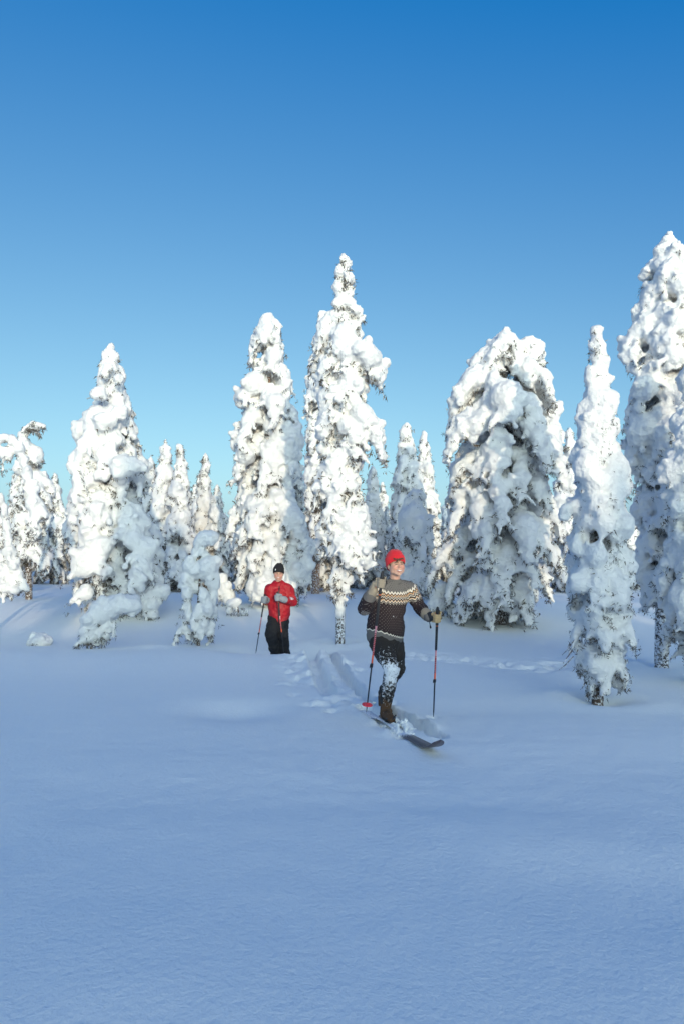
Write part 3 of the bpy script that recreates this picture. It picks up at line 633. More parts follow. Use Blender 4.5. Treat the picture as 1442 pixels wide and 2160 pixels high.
# ------------------------------------------------------------------ people
def zig(g, x, period):                                   # triangle wave 0..1
    return g.m('MULTIPLY', g.m('PINGPONG', g.m('DIVIDE', x, period), 0.5), 2.0)
def const_ramp(g, f, stops):
    x = g.n('ShaderNodeValToRGB'); cr = x.color_ramp; cr.interpolation = 'CONSTANT'; g.put(x.inputs[0], f)
    while len(cr.elements) < len(stops): cr.elements.new(0.5)
    for e, (p, c) in zip(cr.elements, stops): e.position = p; e.color = (*c, 1)
    return x.outputs[0]
def sweater_mat():
    g = NT('patterned_wool'); u, v, w, c, sn = [g.attr(k) for k in ('gu', 'gv', 'gw', 'gc', 'gs')]
    navy, grey, cream, tan, dk = (0.034, 0.024, 0.026), (0.155, 0.145, 0.135), (0.72, 0.66, 0.55), (0.50, 0.29, 0.14), (0.03, 0.025, 0.03)
    z1 = zig(g, u, 0.044); vz = g.m('ADD', v, g.m('MULTIPLY', g.m('SUBTRACT', z1, 0.5), 0.022))
    dots = g.m('MULTIPLY', g.m('SINE', g.m('MULTIPLY', u, 2 * math.pi / 0.034)), g.m('SINE', g.m('MULTIPLY', v, 2 * math.pi / 0.034)))
    dmask = g.ramp(dots, 0.70, 0.80)
    body = g.mix(dmask, navy, (0.17, 0.145, 0.13)); yoke = g.mix(dmask, grey, (0.05, 0.048, 0.05))
    bands = const_ramp(g, vz, [(0.0, grey), (0.155, cream), (0.172, navy), (0.184, tan), (0.196, cream), (0.201, navy), (0.213, cream), (0.219, dk), (0.236, tan), (0.245, cream), (0.251, navy), (0.263, cream), (0.268, navy)])
    col = g.mix(g.ramp(vz, 0.1545, 0.1550), yoke, bands); col = g.mix(g.ramp(vz, 0.2685, 0.2690), col, body)
    # hem and cuffs: grey rib with a cream zigzag edge
    wz = g.m('ADD', w, g.m('MULTIPLY', g.m('SUBTRACT', zig(g, u, 0.05), 0.5), 0.014))
    hem = const_ramp(g, wz, [(0.0, grey), (0.058, cream), (0.070, navy)])
    col = g.mix(g.ramp(w, 0.0795, 0.08), hem, col)
    col = g.mix(g.ramp(c, 0.061, 0.06), col, grey)
    snm = g.ramp(g.m('ADD', g.noise(45, 4, 0.7, g.obj()), sn), 0.86, 0.92); col = g.mix(snm, col, (0.85, 0.86, 0.87))
    nb = g.bump(g.m('MULTIPLY', g.m('SINE', g.m('MULTIPLY', u, 900)), g.m('SINE', g.m('MULTIPLY', v, 700))), 0.35, 0.002)
    return g.set(col, 0.95, g.bump(g.noise(60, 3, vec=g.obj()), 0.5, 0.006, nb), Specular_IOR_Level=0.2)
def snowy_cloth(name, col, amt, scale=34):
    g = NT(name); v = g.obj(); sn = g.attr('gs'); nz = g.noise(scale, 5, 0.72, v, 0.8)
    mk = g.ramp(g.m('ADD', nz, g.m('MULTIPLY', sn, amt)), 0.80, 0.86)
    c = g.mix(mk, g.mix(g.noise(12, 2, vec=v), col, tuple(x * 1.6 for x in col)), (0.82, 0.84, 0.86))
    return g.set(c, 0.85, g.bump(g.m('ADD', g.m('MULTIPLY', mk, 0.8), g.noise(25, 3, vec=v)), 0.6, 0.01))
def jacket_mat():
    g = NT('red_jacket_fabric'); v = g.obj(); u = g.attr('gu'); w = g.attr('gw'); c = g.attr('gc')
    col = g.mix(g.noise(6, 3, vec=v), (0.34, 0.003, 0.009), (0.42, 0.006, 0.014))
    pr = g.ramp(g.m('ADD', g.noise(70, 2, 0.5, v), c), 1.02, 1.06); col = g.mix(pr, col, (0.85, 0.80, 0.80))          # white print on the sleeve
    col = g.mix(g.ramp(w, 0.5, 0.55), col, (0.03, 0.006, 0.008))                                                      # zip line
    fold = g.noise(7, 2, 0.4, v, 1.2)
    return g.set(col, 0.55, g.bump(g.noise(400, 2, vec=v), 0.1, 0.001, g.bump(fold, 0.9, 0.05)))
def skin_mat():
    g = NT('skin'); v = g.obj(); ch = g.attr('blush')
    c = g.mix(g.noise(30, 3, vec=v), (0.60, 0.345, 0.245), (0.66, 0.395, 0.285)); c = g.mix(g.m('MULTIPLY', ch, 0.75), c, (0.58, 0.20, 0.15))
    return g.set(c, 0.5, g.bump(g.noise(220, 2, vec=v), 0.1, 0.001), Subsurface_Weight=0.12, Subsurface_Scale=0.012)
M['sweater'] = sweater_mat(); M['jacket'] = jacket_mat(); M['skin'] = skin_mat()
M['trousers'] = snowy_cloth('snowy_dark_trousers', (0.018, 0.014, 0.012), 0.62)
M['black_cloth'] = snowy_cloth('black_ski_trousers', (0.010, 0.010, 0.011), 0.0)
M['red_wool'] = simple('red_wool', (0.62, 0.012, 0.022), 0.9, 60, 0.5, Sheen_Weight=0.2)
M['black_wool'] = simple('black_wool', (0.014, 0.013, 0.014), 0.95, 60, 0.5)
M['glove_grey'] = simple('grey_beige_glove_leather', (0.31, 0.26, 0.19), 0.75, 40, 0.4)
M['glove_tan'] = simple('tan_glove_leather', (0.52, 0.36, 0.18), 0.7, 40, 0.4)
M['glove_black'] = simple('black_glove_cuff', (0.02, 0.021, 0.024), 0.7, 40, 0.4)
M['mitten'] = simple('grey_felt_mitten', (0.27, 0.29, 0.31), 0.9, 60, 0.6)
M['boot'] = snowy_cloth('brown_leather_boot', (0.075, 0.038, 0.016), 0.45, 30)
M['hair'] = simple('brown_hair', (0.075, 0.032, 0.014), 0.55, 80, 0.5)
M['teeth'] = simple('teeth', (0.80, 0.76, 0.70), 0.35, 20, 0.0, 0.02)
M['lip'] = simple('lips', (0.52, 0.16, 0.13), 0.45, 40, 0.1)
M['eye_dark'] = simple('eye', (0.06, 0.035, 0.025), 0.3, 40, 0.0)
M['brow'] = simple('eyebrow', (0.14, 0.075, 0.045), 0.8, 80, 0.4)
M['white_print'] = simple('white_label', (0.8, 0.8, 0.8), 0.6, 30, 0.1)
M['orange_strap'] = simple('orange_strap', (0.62, 0.13, 0.03), 0.6, 60, 0.2)

class Head:
    """frame: x to the figure's left, y forward (face), z up; origin at the head's middle"""
    def __init__(s, c, yaw, pitch=0.0, roll=0.0, k=1.0):
        # yaw 0 looks at -Y (towards the camera); positive turns the face towards +X
        s.R = Matrix.Rotation(yaw, 3, 'Z') @ Matrix.Rotation(math.pi, 3, 'Z') @ Matrix.Rotation(pitch, 3, 'X') @ Matrix.Rotation(roll, 3, 'Y'); s.c = Vector(c); s.k = k
    def w(s, x, y, z): return s.c + s.R @ (Vector((x, y, z)) * s.k)
    def arr(s, A): return (np.asarray(A) * s.k) @ np.array(s.R).T + np.array(s.c)
    def ell(s, B, c, r, sub=2):
        V, F = ICO[sub]; B.raw(s.arr(V * np.array(r) + np.array(c)), F)
    def shape(s, B):
        e = lambda c, r: s.ell(B, c, r)
        e((0, -0.012, 0.035), (.074, .092, .088)); e((0, .026, -.020), (.068, .066, .085)); e((0, .038, -.070), (.052, .046, .040)); e((0, .062, -.092), (.027, .024, .020))
        for g in (-1, 1):
            e((g * .038, .058, -.026), (.029, .027, .027)); e((g * .050, .036, -.030), (.024, .036, .040)); e((g * .052, .018, -.055), (.022, .040, .034)); e((g * .026, .080, .022), (.022, .012, .008)); e((g * .074, -.010, -.012), (.010, .020, .032))
        B.tube([s.w(0, .086, .014), s.w(0, .098, -.006), s.w(0, .106, -.024)], [.008 * s.k, .010 * s.k, .0135 * s.k], 8)
        for g in (-1, 1): e((g * .011, .094, -.027), (.009, .010, .008))
        e((0, .088, -.050), (.026, .012, .012)); e((0, .085, -.070), (.020, .012, .010))
    def face(s, body, lid=0.0045):
        def put(name, B, m): link(name, B.mesh(name), m, body)
        for g in (-1, 1):
            B = Blobs(); B.tube([s.w(g * .013, .089, .0005), s.w(g * .026, .0915, .003), s.w(g * .038, .0835, -.001)], [.0022 * s.k, lid * s.k, .0022 * s.k], 8); put('eye', B, M['eye_dark'])
            B = Blobs(); B.tube([s.w(g * .011, .094, .017), s.w(g * .027, .0955, .022), s.w(g * .044, .082, .015)], [.003 * s.k, .0042 * s.k, .0025 * s.k], 8); put('eyebrow', B, M['brow'])
        arc = lambda dz, dy, wd: [s.w(t * wd, .0985 + dy - .030 * t * t, -.061 + dz + .010 * t * t) for t in np.linspace(-1, 1, 9)]
        B = Blobs(); B.tube(arc(0, -.0005, .026), [.0022 * s.k] + [.0052 * s.k] * 7 + [.0022 * s.k], 8); put('teeth', B, M['teeth'])
        B = Blobs(); B.tube(arc(.0072, -.001, .028), [.002 * s.k] + [.0034 * s.k] * 7 + [.002 * s.k], 8); put('lip', B, M['lip'])
        B = Blobs(); B.tube(arc(-.0078, -.0025, .026), [.002 * s.k] + [.0044 * s.k] * 7 + [.002 * s.k], 8); put('lip', B, M['lip'])
    def beanie(s, name, mat, parent, front=.040, back=-.055, top=.150, ribs=44, fold=.35, slouch=0.0, thick=.011):
        n, m = ribs * 4, 26; V = []
        for j in range(m + 1):
            t = j / m
            for i in range(n):
                a = 2 * math.pi * i / n; ca, sa = math.cos(a), math.sin(a)            # a = 90 deg is the face side
                zb = back + (front - back) * (0.5 + 0.5 * sa) ** 1.3
                zz = zb + (top - zb) * math.sin(t * math.pi / 2) ** 1.0
                zc = .045; f = 1.0 if zz < zc else math.sqrt(max(0.0, 1 - ((zz - zc) / (top - zc + .002)) ** 2.3))
                th = thick + (0.007 if t < fold else 0.0) - (0.008 * max(0, .06 - t) / .06)
                rb = 1 + .014 * math.cos(ribs * a) * min(1, f * 1.5)
                wob = .004 * math.sin(3 * a + 7 * t)
                V.append(((.074 + th + wob) * f * rb * ca, -.012 + (.092 + th) * f * rb * sa - slouch * t * t, zz + .004 * math.sin(2 * a + 1)))
        F = []
        for j in range(m):
            for i in range(n):
                a, b = j * n + i, j * n + (i + 1) % n; F.append((a, b, b + n, a + n))
        return link(name, mesh_np(name, s.arr(V), F), mat, parent)

def set_attr(me, name, arr):
    a = me.attributes.new(name, 'FLOAT', 'POINT'); a.data.foreach_set('value', np.asarray(arr, np.float32))
def verts(me):
    V = np.empty(len(me.vertices) * 3, np.float32); me.vertices.foreach_get('co', V); return V.reshape(-1, 3)
def near_seg(V, a, b):
    a, b = np.array(a), np.array(b); d = b - a; t = np.clip(((V - a) @ d) / (d @ d), 0, 1); return np.linalg.norm(V - a - t[:, None] * d, axis=1), t

def hand(wrist, grip, axis, palm_dir, k=1.0, mitten=False, gauntlet=None):
    """hand closed round a grip: palm, four curled fingers of different lengths and a thumb; axis points to the thumb end"""
    B = Blobs(); ax = Vector(axis).normalized(); pd = Vector(palm_dir); pd = (pd - ax * pd.dot(ax)).normalized(); sd = ax.cross(pd)
    g = Vector(grip); r0 = 0.017 * k
    palm = g + pd * 0.040 * k
    V, F = ICO[2]; fr = np.array([pd[:], sd[:], ax[:]]); B.raw((V * np.array([.022, .030, .046]) * k) @ fr + np.array(palm), F)
    B.tube([palm - ax * .02 * k, palm + pd * .02 * k - ax * .012 * k, Vector(wrist)], [(.034 * k)] * 2 + [.036 * k], 10)
    offs = (.031, .0105, -.0105, -.030); rad_ = (.0118, .0124, .0120, .0105); rch = (4.15, 4.4, 4.3, 3.9)
    for o, fr_, ln in zip(offs, rad_, rch):
        pts = []; R = r0 + fr_ * k * 0.95
        for i in range(8):
            th = 0.55 + ln * i / 7                        # starts at the knuckles, wraps round the far side of the grip
            bulge = 1.0 + 0.22 * math.sin(min(math.pi, i / 7 * math.pi * 1.3))
            pts.append(g + ax * (o * k) + pd * (math.cos(th) * R * bulge) + sd * (math.sin(th) * R * bulge))
        B.tube([palm + ax * o * k + sd * .020 * k] + pts, [fr_ * k * 1.05] + [fr_ * k * (1.0 - 0.18 * i / 7) for i in range(8)], 8)
    pts = [palm + ax * .030 * k - sd * .022 * k] + [g + ax * (.040 + .012 * i / 4) * k + pd * (math.cos(-1.0 - 1.7 * i / 4) * (r0 + .013 * k)) + sd * (math.sin(-1.0 - 1.7 * i / 4) * (r0 + .013 * k)) for i in range(5)]
    B.tube(pts, [.016 * k, .0145 * k, .0135 * k, .013 * k, .0125 * k, .011 * k], 8)
    return fuse(B.mesh('hand'), 0.0045 if not mitten else 0.006, 2 if not mitten else 7, ())

def pole(label, top, tip, group, scheme=0, basket=True, buried=False, straps=True):
    """ski pole: grip, strap, upper shaft with printed bands, lever lock, lower shaft, basket, tip"""
    top, tip = Vector(top), Vector(tip); d = (tip - top); L = d.length; d /= L
    th = thing('ski_pole', label, 'ski pole', tip, group); w = lambda t: top + d * (t * L) - tip
    def seg(name, t0, t1, r0, r1, m, n=10): B = Blobs(); B.tube([w(t0), w((t0 + t1) / 2), w(t1)], [r0, (r0 + r1) / 2, r1], n); return link(name, B.mesh(name), m, th)
    B = Blobs(); B.tube([w(-.025), w(0), w(.03), w(.06), w(.10), w(.13)], [.013, .017, .0145, .016, .0145, .0155], 12); gr = link('grip', B.mesh('grip'), M['glove_black'], th)
    seg('grip_collar', .128, .145, .0145, .0125, M['orange_strap'])
    seg('foam_grip', .145, .36, .0135, .012, M['glove_black'])
    n = 0
    for t0, t1, m in ((.36, .42, 'pole_pink'), (.42, .58, 'pole_print'), (.58, .645, 'pole_orange')): seg('upper_shaft', t0, t1, .0092, .0090, M[m])
    lk = seg('lever_lock', .645, .665, .0135, .0125, M['pole_black']); B = Blobs(); B.tube([w(.648) + Vector((-.014, -.006, 0)), w(.672) + Vector((-.016, -.006, 0))], [.005, .004], 8); link('lever', B.mesh('lever'), M['pole_black'], lk)
    seg('lower_shaft', .66, .955, .0078, .0068, M['pole_black']); seg('tip', .95, 1.0, .006, .0025, M['pole_black'])
    if basket:
        c = w(.945); fr = frame_from(d); B = Blobs()
        for rr, r in ((.047, .0075), (.026, .006)):
            pts = [c + Vector(fr[1]) * (rr * math.cos(a)) + Vector(fr[2]) * (rr * math.sin(a)) for a in np.linspace(0, 2 * math.pi, 25)]
            V, F = tube_np(pts, [r] * 25, 6, False); B.raw(V, F)
        for a in np.linspace(0, 2 * math.pi, 7)[:-1]: B.tube([c, c + Vector(fr[1]) * (.046 * math.cos(a)) + Vector(fr[2]) * (.046 * math.sin(a))], [.006, .006], 6)
        B.tube([c - d * .012, c + d * .015], [.011, .010], 8)
        link('basket', fuse(B.mesh('basket'), .003, 1), M['pole_basket'], th)
    if straps:
        B = Blobs(); a = w(-.01); B.tube([a, a + Vector((.03, .02, -.02)), a + Vector((.045, .03, -.09)), a + Vector((.02, .03, -.13)), w(.05) + Vector((0, .018, 0))], [(.009, .003)] * 5, 8); link('strap', B.mesh('strap'), M['pole_black'], th)
    return th
M['pole_black'] = simple('black_shaft', (0.014, 0.015, 0.018), 0.35, 30, 0.05)
M['pole_pink'] = simple('pink_print', (0.75, 0.30, 0.32), 0.4, 90, 0.05, 0.4)
M['pole_orange'] = simple('orange_print', (0.80, 0.13, 0.05), 0.4, 60, 0.05, 0.1)
M['pole_basket'] = simple('red_plastic', (0.78, 0.035, 0.06), 0.4, 20, 0.05, 0.05)
def pole_print():
    g = NT('red_shaft_with_white_lettering'); z = g.sep(g.obj())
    mk = g.m('GREATER_THAN', g.m('SINE', g.m('ADD', g.m('MULTIPLY', z[2], 330), g.m('MULTIPLY', z[0], 120))), 0.15)
    c = g.mix(mk, (0.20, 0.012, 0.02), (0.70, 0.30, 0.28)); return g.set(g.mix(g.m('GREATER_THAN', g.noise(80, 1, vec=g.obj()), 0.54), c, (0.45, 0.03, 0.04)), 0.4)
M['pole_print'] = pole_print()
def ski_mat():
    g = NT('grey_ski_topsheet'); v = g.obj(); nz = g.noise(26, 3, vec=v)
    c = g.mix(nz, (0.075, 0.062, 0.072), (0.14, 0.115, 0.125)); em = g.attr('emblem'); ring = g.ramp(g.noise(55, 2, 0.5, v, 1.0), 0.50, 0.53)
    c = g.mix(g.m('MULTIPLY', em, ring), c, (0.025, 0.022, 0.028)); sn = g.attr('gs')
    c = g.mix(g.ramp(g.m('ADD', g.noise(60, 4, 0.75, v), sn), 0.82, 0.92), c, (0.82, 0.84, 0.87)); return g.set(c, 0.4, g.bump(nz, 0.1, 0.002))
M['ski'] = ski_mat(); M['steel'] = simple('binding_metal', (0.06, 0.06, 0.065), 0.4, 40, 0.1, Metallic=0.6)

def ski(label, mid, dirv, z_at, front=0.98, rear=0.85, group=None, half=.056):
    """one ski: shaped board with a turned-up shovel, steel edge, binding with toe bail and heel lever"""
    d = Vector((dirv[0], dirv[1], 0)).normalized(); sd = Vector((-d.y, d.x, 0)); mid = Vector((mid[0], mid[1], 0)); th = thing('ski', label, 'ski', mid + Vector((0, 0, z_at(0))), group)
    n = 60; V = []; em = []; sn = []
    for i in range(n + 1):
        s = -rear + (front + rear) * i / n; f = (s + rear) / (front + rear)
        wd = half * (0.80 + 0.22 * abs(f - .45) / .55 * 1.1)
        e = min(1.0, (front - s) / .13); wd *= math.sqrt(max(0.0, 1 - (1 - e) ** 2.4)) * .985 + .015
        if s < -rear + .05: wd *= .75 + .25 * (s + rear) / .05
        up = 0.10 * max(0.0, (s - (front - .30)) / .30) ** 2.0; z = z_at(s) + up - z_at(0)
        for sx, dz in ((-1, 0), (-.93, .013), (0, .017), (.93, .013), (1, 0), (0, -.002)):
            p = d * s + sd * (sx * wd) + Vector((0, 0, z + dz)); V.append(p[:]); em.append(1.0 if front - .36 < s < front - .14 and abs(sx) < .95 else 0.0); sn.append(max(0.0, .45 - (s - .55) * 1.8) if s > .2 else .45)
    F = []
    for i in range(n):
        for k in range(6): a, b = i * 6 + k, i * 6 + (k + 1) % 6; F.append((a, b, b + 6, a + 6))
    me = mesh_np('board', V, F); set_attr(me, 'emblem', em); set_attr(me, 'gs', sn); link('board', me, M['ski'], th)
    B = Blobs(); B.tube([d * -.15 + Vector((0, 0, .022)), d * .16 + Vector((0, 0, .022))], [(.036, .012)] * 2, 10, flat=(0, 0, 1)); bd = link('binding_plate', B.mesh('binding_plate'), M['steel'], th)
    for g in (-1, 1): B = Blobs(); B.tube([d * .10 + sd * g * .045 + Vector((0, 0, .02)), d * .13 + sd * g * .048 + Vector((0, 0, .06)), d * .17 + sd * g * .02 + Vector((0, 0, .05))], [.006] * 3, 6); link('toe_bail', B.mesh('toe_bail'), M['steel'], bd)
    B = Blobs(); B.tube([d * .17 + Vector((0, 0, .045)), d * .24 + sd * .01 + Vector((0, 0, .11))], [(.012, .005)] * 2, 8); link('lever', B.mesh('lever'), M['steel'], bd)
    return th

def boot(name, sole_c, dirv, ankle, shin, parent, o):
    d = Vector((dirv[0], dirv[1], 0)).normalized(); c = Vector(sole_c); B = Blobs()
    B.tube([c - d * .09 + Vector((0, 0, .045)), c + Vector((0, 0, .05)), c + d * .10 + Vector((0, 0, .045)), c + d * .155 + Vector((0, 0, .036))], [(.040, .042), (.044, .048), (.048, .042), (.040, .032)], 14, flat=(0, 0, 1))
    B.tube([c - d * .045 + Vector((0, 0, .05)), Vector(ankle), Vector(ankle) + (Vector(shin) - Vector(ankle)).normalized() * .10], [.052, .058, .062], 12)
    me = fuse(B.mesh(name), .007, 2); V = verts(me); me.transform(Matrix.Translation(-o)); set_attr(me, 'gs', np.clip((V[:, 2] - c.z) * 1.2, 0, .4) + .25 * (V[:, 1] < c.y)); bt = link(name, me, M['boot'], parent)
    S = Blobs(); S.tube([c - d * .10 + Vector((0, 0, .010)), c + Vector((0, 0, .008)), c + d * .16 + Vector((0, 0, .010))], [(.044, .012), (.046, .012), (.046, .012)], 14, flat=(0, 0, 1)); m2 = S.mesh('sole'); m2.transform(Matrix.Translation(-o)); link('sole', m2, M['pole_black'], bt)
    for k in range(4):                                    # laces over the instep
        a = c + d * (.015 + .022 * k) + Vector((0, 0, .112 - .014 * k)); sdv = Vector((-d.y, d.x, 0)); L = Blobs(); L.tube([a - sdv * .03 - Vector((0, 0, .012)), a + Vector((0, 0, .002)), a + sdv * .03 - Vector((0, 0, .012))], [.003] * 3, 6); m3 = L.mesh('lace'); m3.transform(Matrix.Translation(-o)); link('lace', m3, M['glove_black'], bt)

def place(name, me, m, parent, o):
    me.transform(Matrix.Translation(-o)); return link(name, me, m, parent)

def up_tube(B, rows, front):
    B.tube([r[0] for r in rows], [r[1] for r in rows], 24, flat=front)

# ---- the front skier
SKI_D = Vector((0.275, -0.96, 0)).normalized(); b1 = G2(814, 1515); O1 = Vector((b1[0], b1[1], 0.0))
sk1 = thing('person', 'person in red knit hat and patterned dark wool sweater skiing with two poles', 'person', O1)
J = dict(head=P(834, 1191, 7.12), neck=P(831, 1223, 7.19), shR=P(791, 1246, 7.14), shL=P(865, 1246, 7.28), elR=P(768, 1284, 6.98), wrR=P(781, 1254, 6.82), elL=P(884, 1282, 7.2), wrL=P(903, 1301, 7.02),
         hipR=P(796, 1350, 7.22), hipL=P(832, 1350, 7.32), knR=P(826, 1412, 6.97), anR=P(813, 1487, 7.13), knL=P(838, 1412, 7.34), anL=Vector((0.46, 7.84, 0.10)))
FRONT1 = (0.22, -0.97, 0)
H1 = Head(J['head'], rad(17), rad(2), rad(3), 1.07)
B = Blobs(); H1.shape(B)
B.tube([H1.w(0, -.02, -.05), J['neck'] + Vector((0, 0, -.02)), P(826, 1245, 7.2)], [.054, .056, .085], 16)
up_tube(B, [(P(826, 1246, 7.2), (.13, .08)), (P(820, 1285, 7.22), (.15, .10)), (P(813, 1320, 7.25), (.13, .09)), (P(811, 1345, 7.27), (.14, .10))], FRONT1)
for a, b_, c_, r in (('shR', 'elR', 'wrR', 1), ('shL', 'elL', 'wrL', 1)): B.tube([P(826, 1250, 7.2), J[a], J[b_], J[c_]], [.06, .048, .040, .030], 12)
B.tube([J['hipR'], J['knR'], J['anR'], J['anR'] - Vector((0, .0, .06))], [.085, .055, .042, .04], 12); B.tube([J['hipL'], J['knL'], J['anL']], [.085, .055, .042], 12)
me = fuse(B.mesh('body'), .0062, 2, ()); V = verts(me)
ck = np.zeros(len(V))
for g in (-1, 1): ck = np.maximum(ck, np.exp(-(np.linalg.norm(V - np.array(H1.w(g * .040, .078, -.026)), axis=1) / .022) ** 2))
ck = np.maximum(ck, 0.8 * np.exp(-(np.linalg.norm(V - np.array(H1.w(0, .108, -.022)), axis=1) / .014) ** 2)); set_attr(me, 'blush', ck)
body1 = place('body', me, M['skin'], sk1, O1)
n0 = len(bpy.data.objects); H1b = Head(J['head'] - O1, rad(17), rad(2), rad(3), 1.07); H1b.face(body1, .0042)
H1b.beanie('knit_hat', M['red_wool'], sk1)
B = Blobs(); rr = random.Random(3)                                                # fringe curling out under the hat
for i in range(16):
    x = -.045 + i * .0062; p = H1b.w(x, .088 - 6 * x * x, .062); L = rr.uniform(.018, .036) * (1.2 if -.02 < x < .03 else .7)
    B.tube([p, p + H1b.R @ Vector((rr.uniform(-.008, .008), .012, -L * .5)), p + H1b.R @ Vector((rr.uniform(-.014, .014), .010, -L))], [.006, .006, .003], 7)
for g in (-1, 1): B.tube([H1b.w(g * .074, .020, .030), H1b.w(g * .073, .026, .004), H1b.w(g * .070, .028, -.012)], [.008, .008, .003], 7)
link('hair', B.mesh('hair'), M['hair'], sk1, kind='stuff')
# sweater
B = Blobs()
up_tube(B, [(P(811, 1340, 7.27), (.205, .150)), (P(812, 1325, 7.26), (.205, .150)), (P(814, 1300, 7.24), (.188, .135)), (P(819, 1272, 7.21), (.190, .135)), (P(825, 1252, 7.2), (.190, .125)), (P(829, 1238, 7.2), (.145, .10)), (P(831, 1229, 7.19), (.085, .080))], FRONT1)
B.tube([P(831, 1234, 7.19), J['shR'] + Vector((0, 0, .015))], [.080, .078], 14); B.tube([P(831, 1234, 7.19), J['shL'] + Vector((0, 0, .015))], [.080, .078], 14)
B.tube([J['shR'], J['shR'].lerp(J['elR'], .5), J['elR'], J['elR'].lerp(J['wrR'], .5), J['wrR']], [.080, .079, .072, .066, .056], 16)
B.tube([J['shL'], J['shL'].lerp(J['elL'], .5), J['elL'], J['elL'].lerp(J['wrL'], .5), J['wrL']], [.080, .075, .068, .064, .056], 16)
me = fuse(B.mesh('sweater'), .010, 3, ((0.11, .026), (0.045, .010))); V = verts(me); nk = np.array(J['neck']); 
zh = P(0, 1349, 7.27).z + 0.05 * np.sin((V[:, 0] - V[:, 0].mean()) * 7.0) * -1.0
dT, _ = near_seg(V, P(811, 1340, 7.27), P(829, 1240, 7.2)); dR = np.minimum(near_seg(V, J['shR'], J['elR'])[0], near_seg(V, J['elR'], J['wrR'])[0]); dL = np.minimum(near_seg(V, J['shL'], J['elL'])[0], near_seg(V, J['elL'], J['wrL'])[0])
h = np.hypot(V[:, 0] - nk[0], V[:, 1] - nk[1]); dz = nk[2] + .015 - V[:, 2]
gv = np.sqrt((0.62 * h) ** 2 + np.maximum(dz, 0) ** 2); arm = (np.minimum(dR, dL) + .06 < dT)
gu = np.arctan2(V[:, 0] - nk[0] + .02, -(V[:, 1] - 7.23)) * .19
tR = near_seg(V, J['shR'], J['elR'])[1]; gu = np.where(arm, (V[:, 0] + V[:, 1]) * .9, gu)
set_attr(me, 'gu', gu); set_attr(me, 'gv', gv); set_attr(me, 'gw', np.where(arm, 1.0, V[:, 2] - zh))
cR = np.minimum(np.linalg.norm(V - np.array(J['wrR']), axis=1) - .02, np.linalg.norm(V - np.array(J['elR'] + Vector((0.005, -.03, -.07))), axis=1) + .005); cL = np.linalg.norm(V - np.array(J['wrL']), axis=1) - .02
set_attr(me, 'gc', np.minimum(cR, cL))
gs = 0.36 * np.exp(-(np.linalg.norm((V - np.array(P(838, 1304, 7.08))) * np.array([.75, 1, 1.7]), axis=1) / .075) ** 4) + .27 * np.exp(-(np.linalg.norm(V - np.array(J['elR']), axis=1) / .13) ** 4)
set_attr(me, 'gs', gs)
bm = bmesh.new(); bm.from_mesh(me); lay = [f for f in bm.faces if False]; bm.free()
place('sweater', me, M['sweater'], sk1, O1)
B = Blobs(); c0 = P(831, 1229, 7.185); pts = [c0 + Vector((.070 * math.cos(a) + .0, -.062 * math.sin(a), .012 * -math.sin(a))) for a in np.linspace(0, 2 * math.pi, 33)]; V_, F_ = tube_np(pts, [.012] * 33, 8, False); B.raw(V_, F_); place('collar', B.mesh('collar'), simple('grey_rib', (0.10, 0.095, 0.09), 0.95, 80), sk1, O1)
# trousers
B = Blobs(); up_tube(B, [(P(811, 1338, 7.27), (.165, .125)), (P(812, 1356, 7.26), (.168, .130)), (P(814, 1368, 7.26), (.13, .11))], FRONT1)
B.tube([J['hipR'] + Vector((.01, 0, -.01)), J['hipR'].lerp(J['knR'], .55), J['knR'], J['knR'].lerp(J['anR'], .4), J['anR'] + Vector((0, 0, .03))], [.112, .102, .082, .072, .063], 18)
B.tube([J['hipL'] + Vector((-.012, 0, -.01)), J['hipL'].lerp(J['knL'], .55), J['knL'], J['anL'] + Vector((0, 0, .05))], [.108, .092, .076, .060], 18)
me = fuse(B.mesh('trousers'), .010, 3, ((0.10, .030), (0.04, .012))); V = verts(me); me.update(); 
N = np.empty(len(V) * 3, np.float32); me.vertices.foreach_get('normal', N); N = N.reshape(-1, 3)
kz = J['knR'].z; amt = np.interp(V[:, 2], [0.05, .12, .20, .36, kz, kz + .10, kz + .20, kz + .32], [.30, .22, .34, .50, .76, .42, .34, 0.0]); amt *= np.clip(.55 - .75 * N[:, 1], 0, 1.0); amt *= np.where(near_seg(V, J['hipL'], J['knL'])[0] < near_seg(V, J['hipR'], J['knR'])[0], .45, 1)
set_attr(me, 'gs', amt); place('trousers', me, M['trousers'], sk1, O1)
boot('boot', Vector((O1.x, O1.y, 0.02)), SKI_D, J['anR'], J['knR'], sk1, O1); boot('boot', Vector((0.47, 7.80, -.05)), SKI_D, J['anL'] + Vector((0, .02, 0)), J['knL'], sk1, O1)
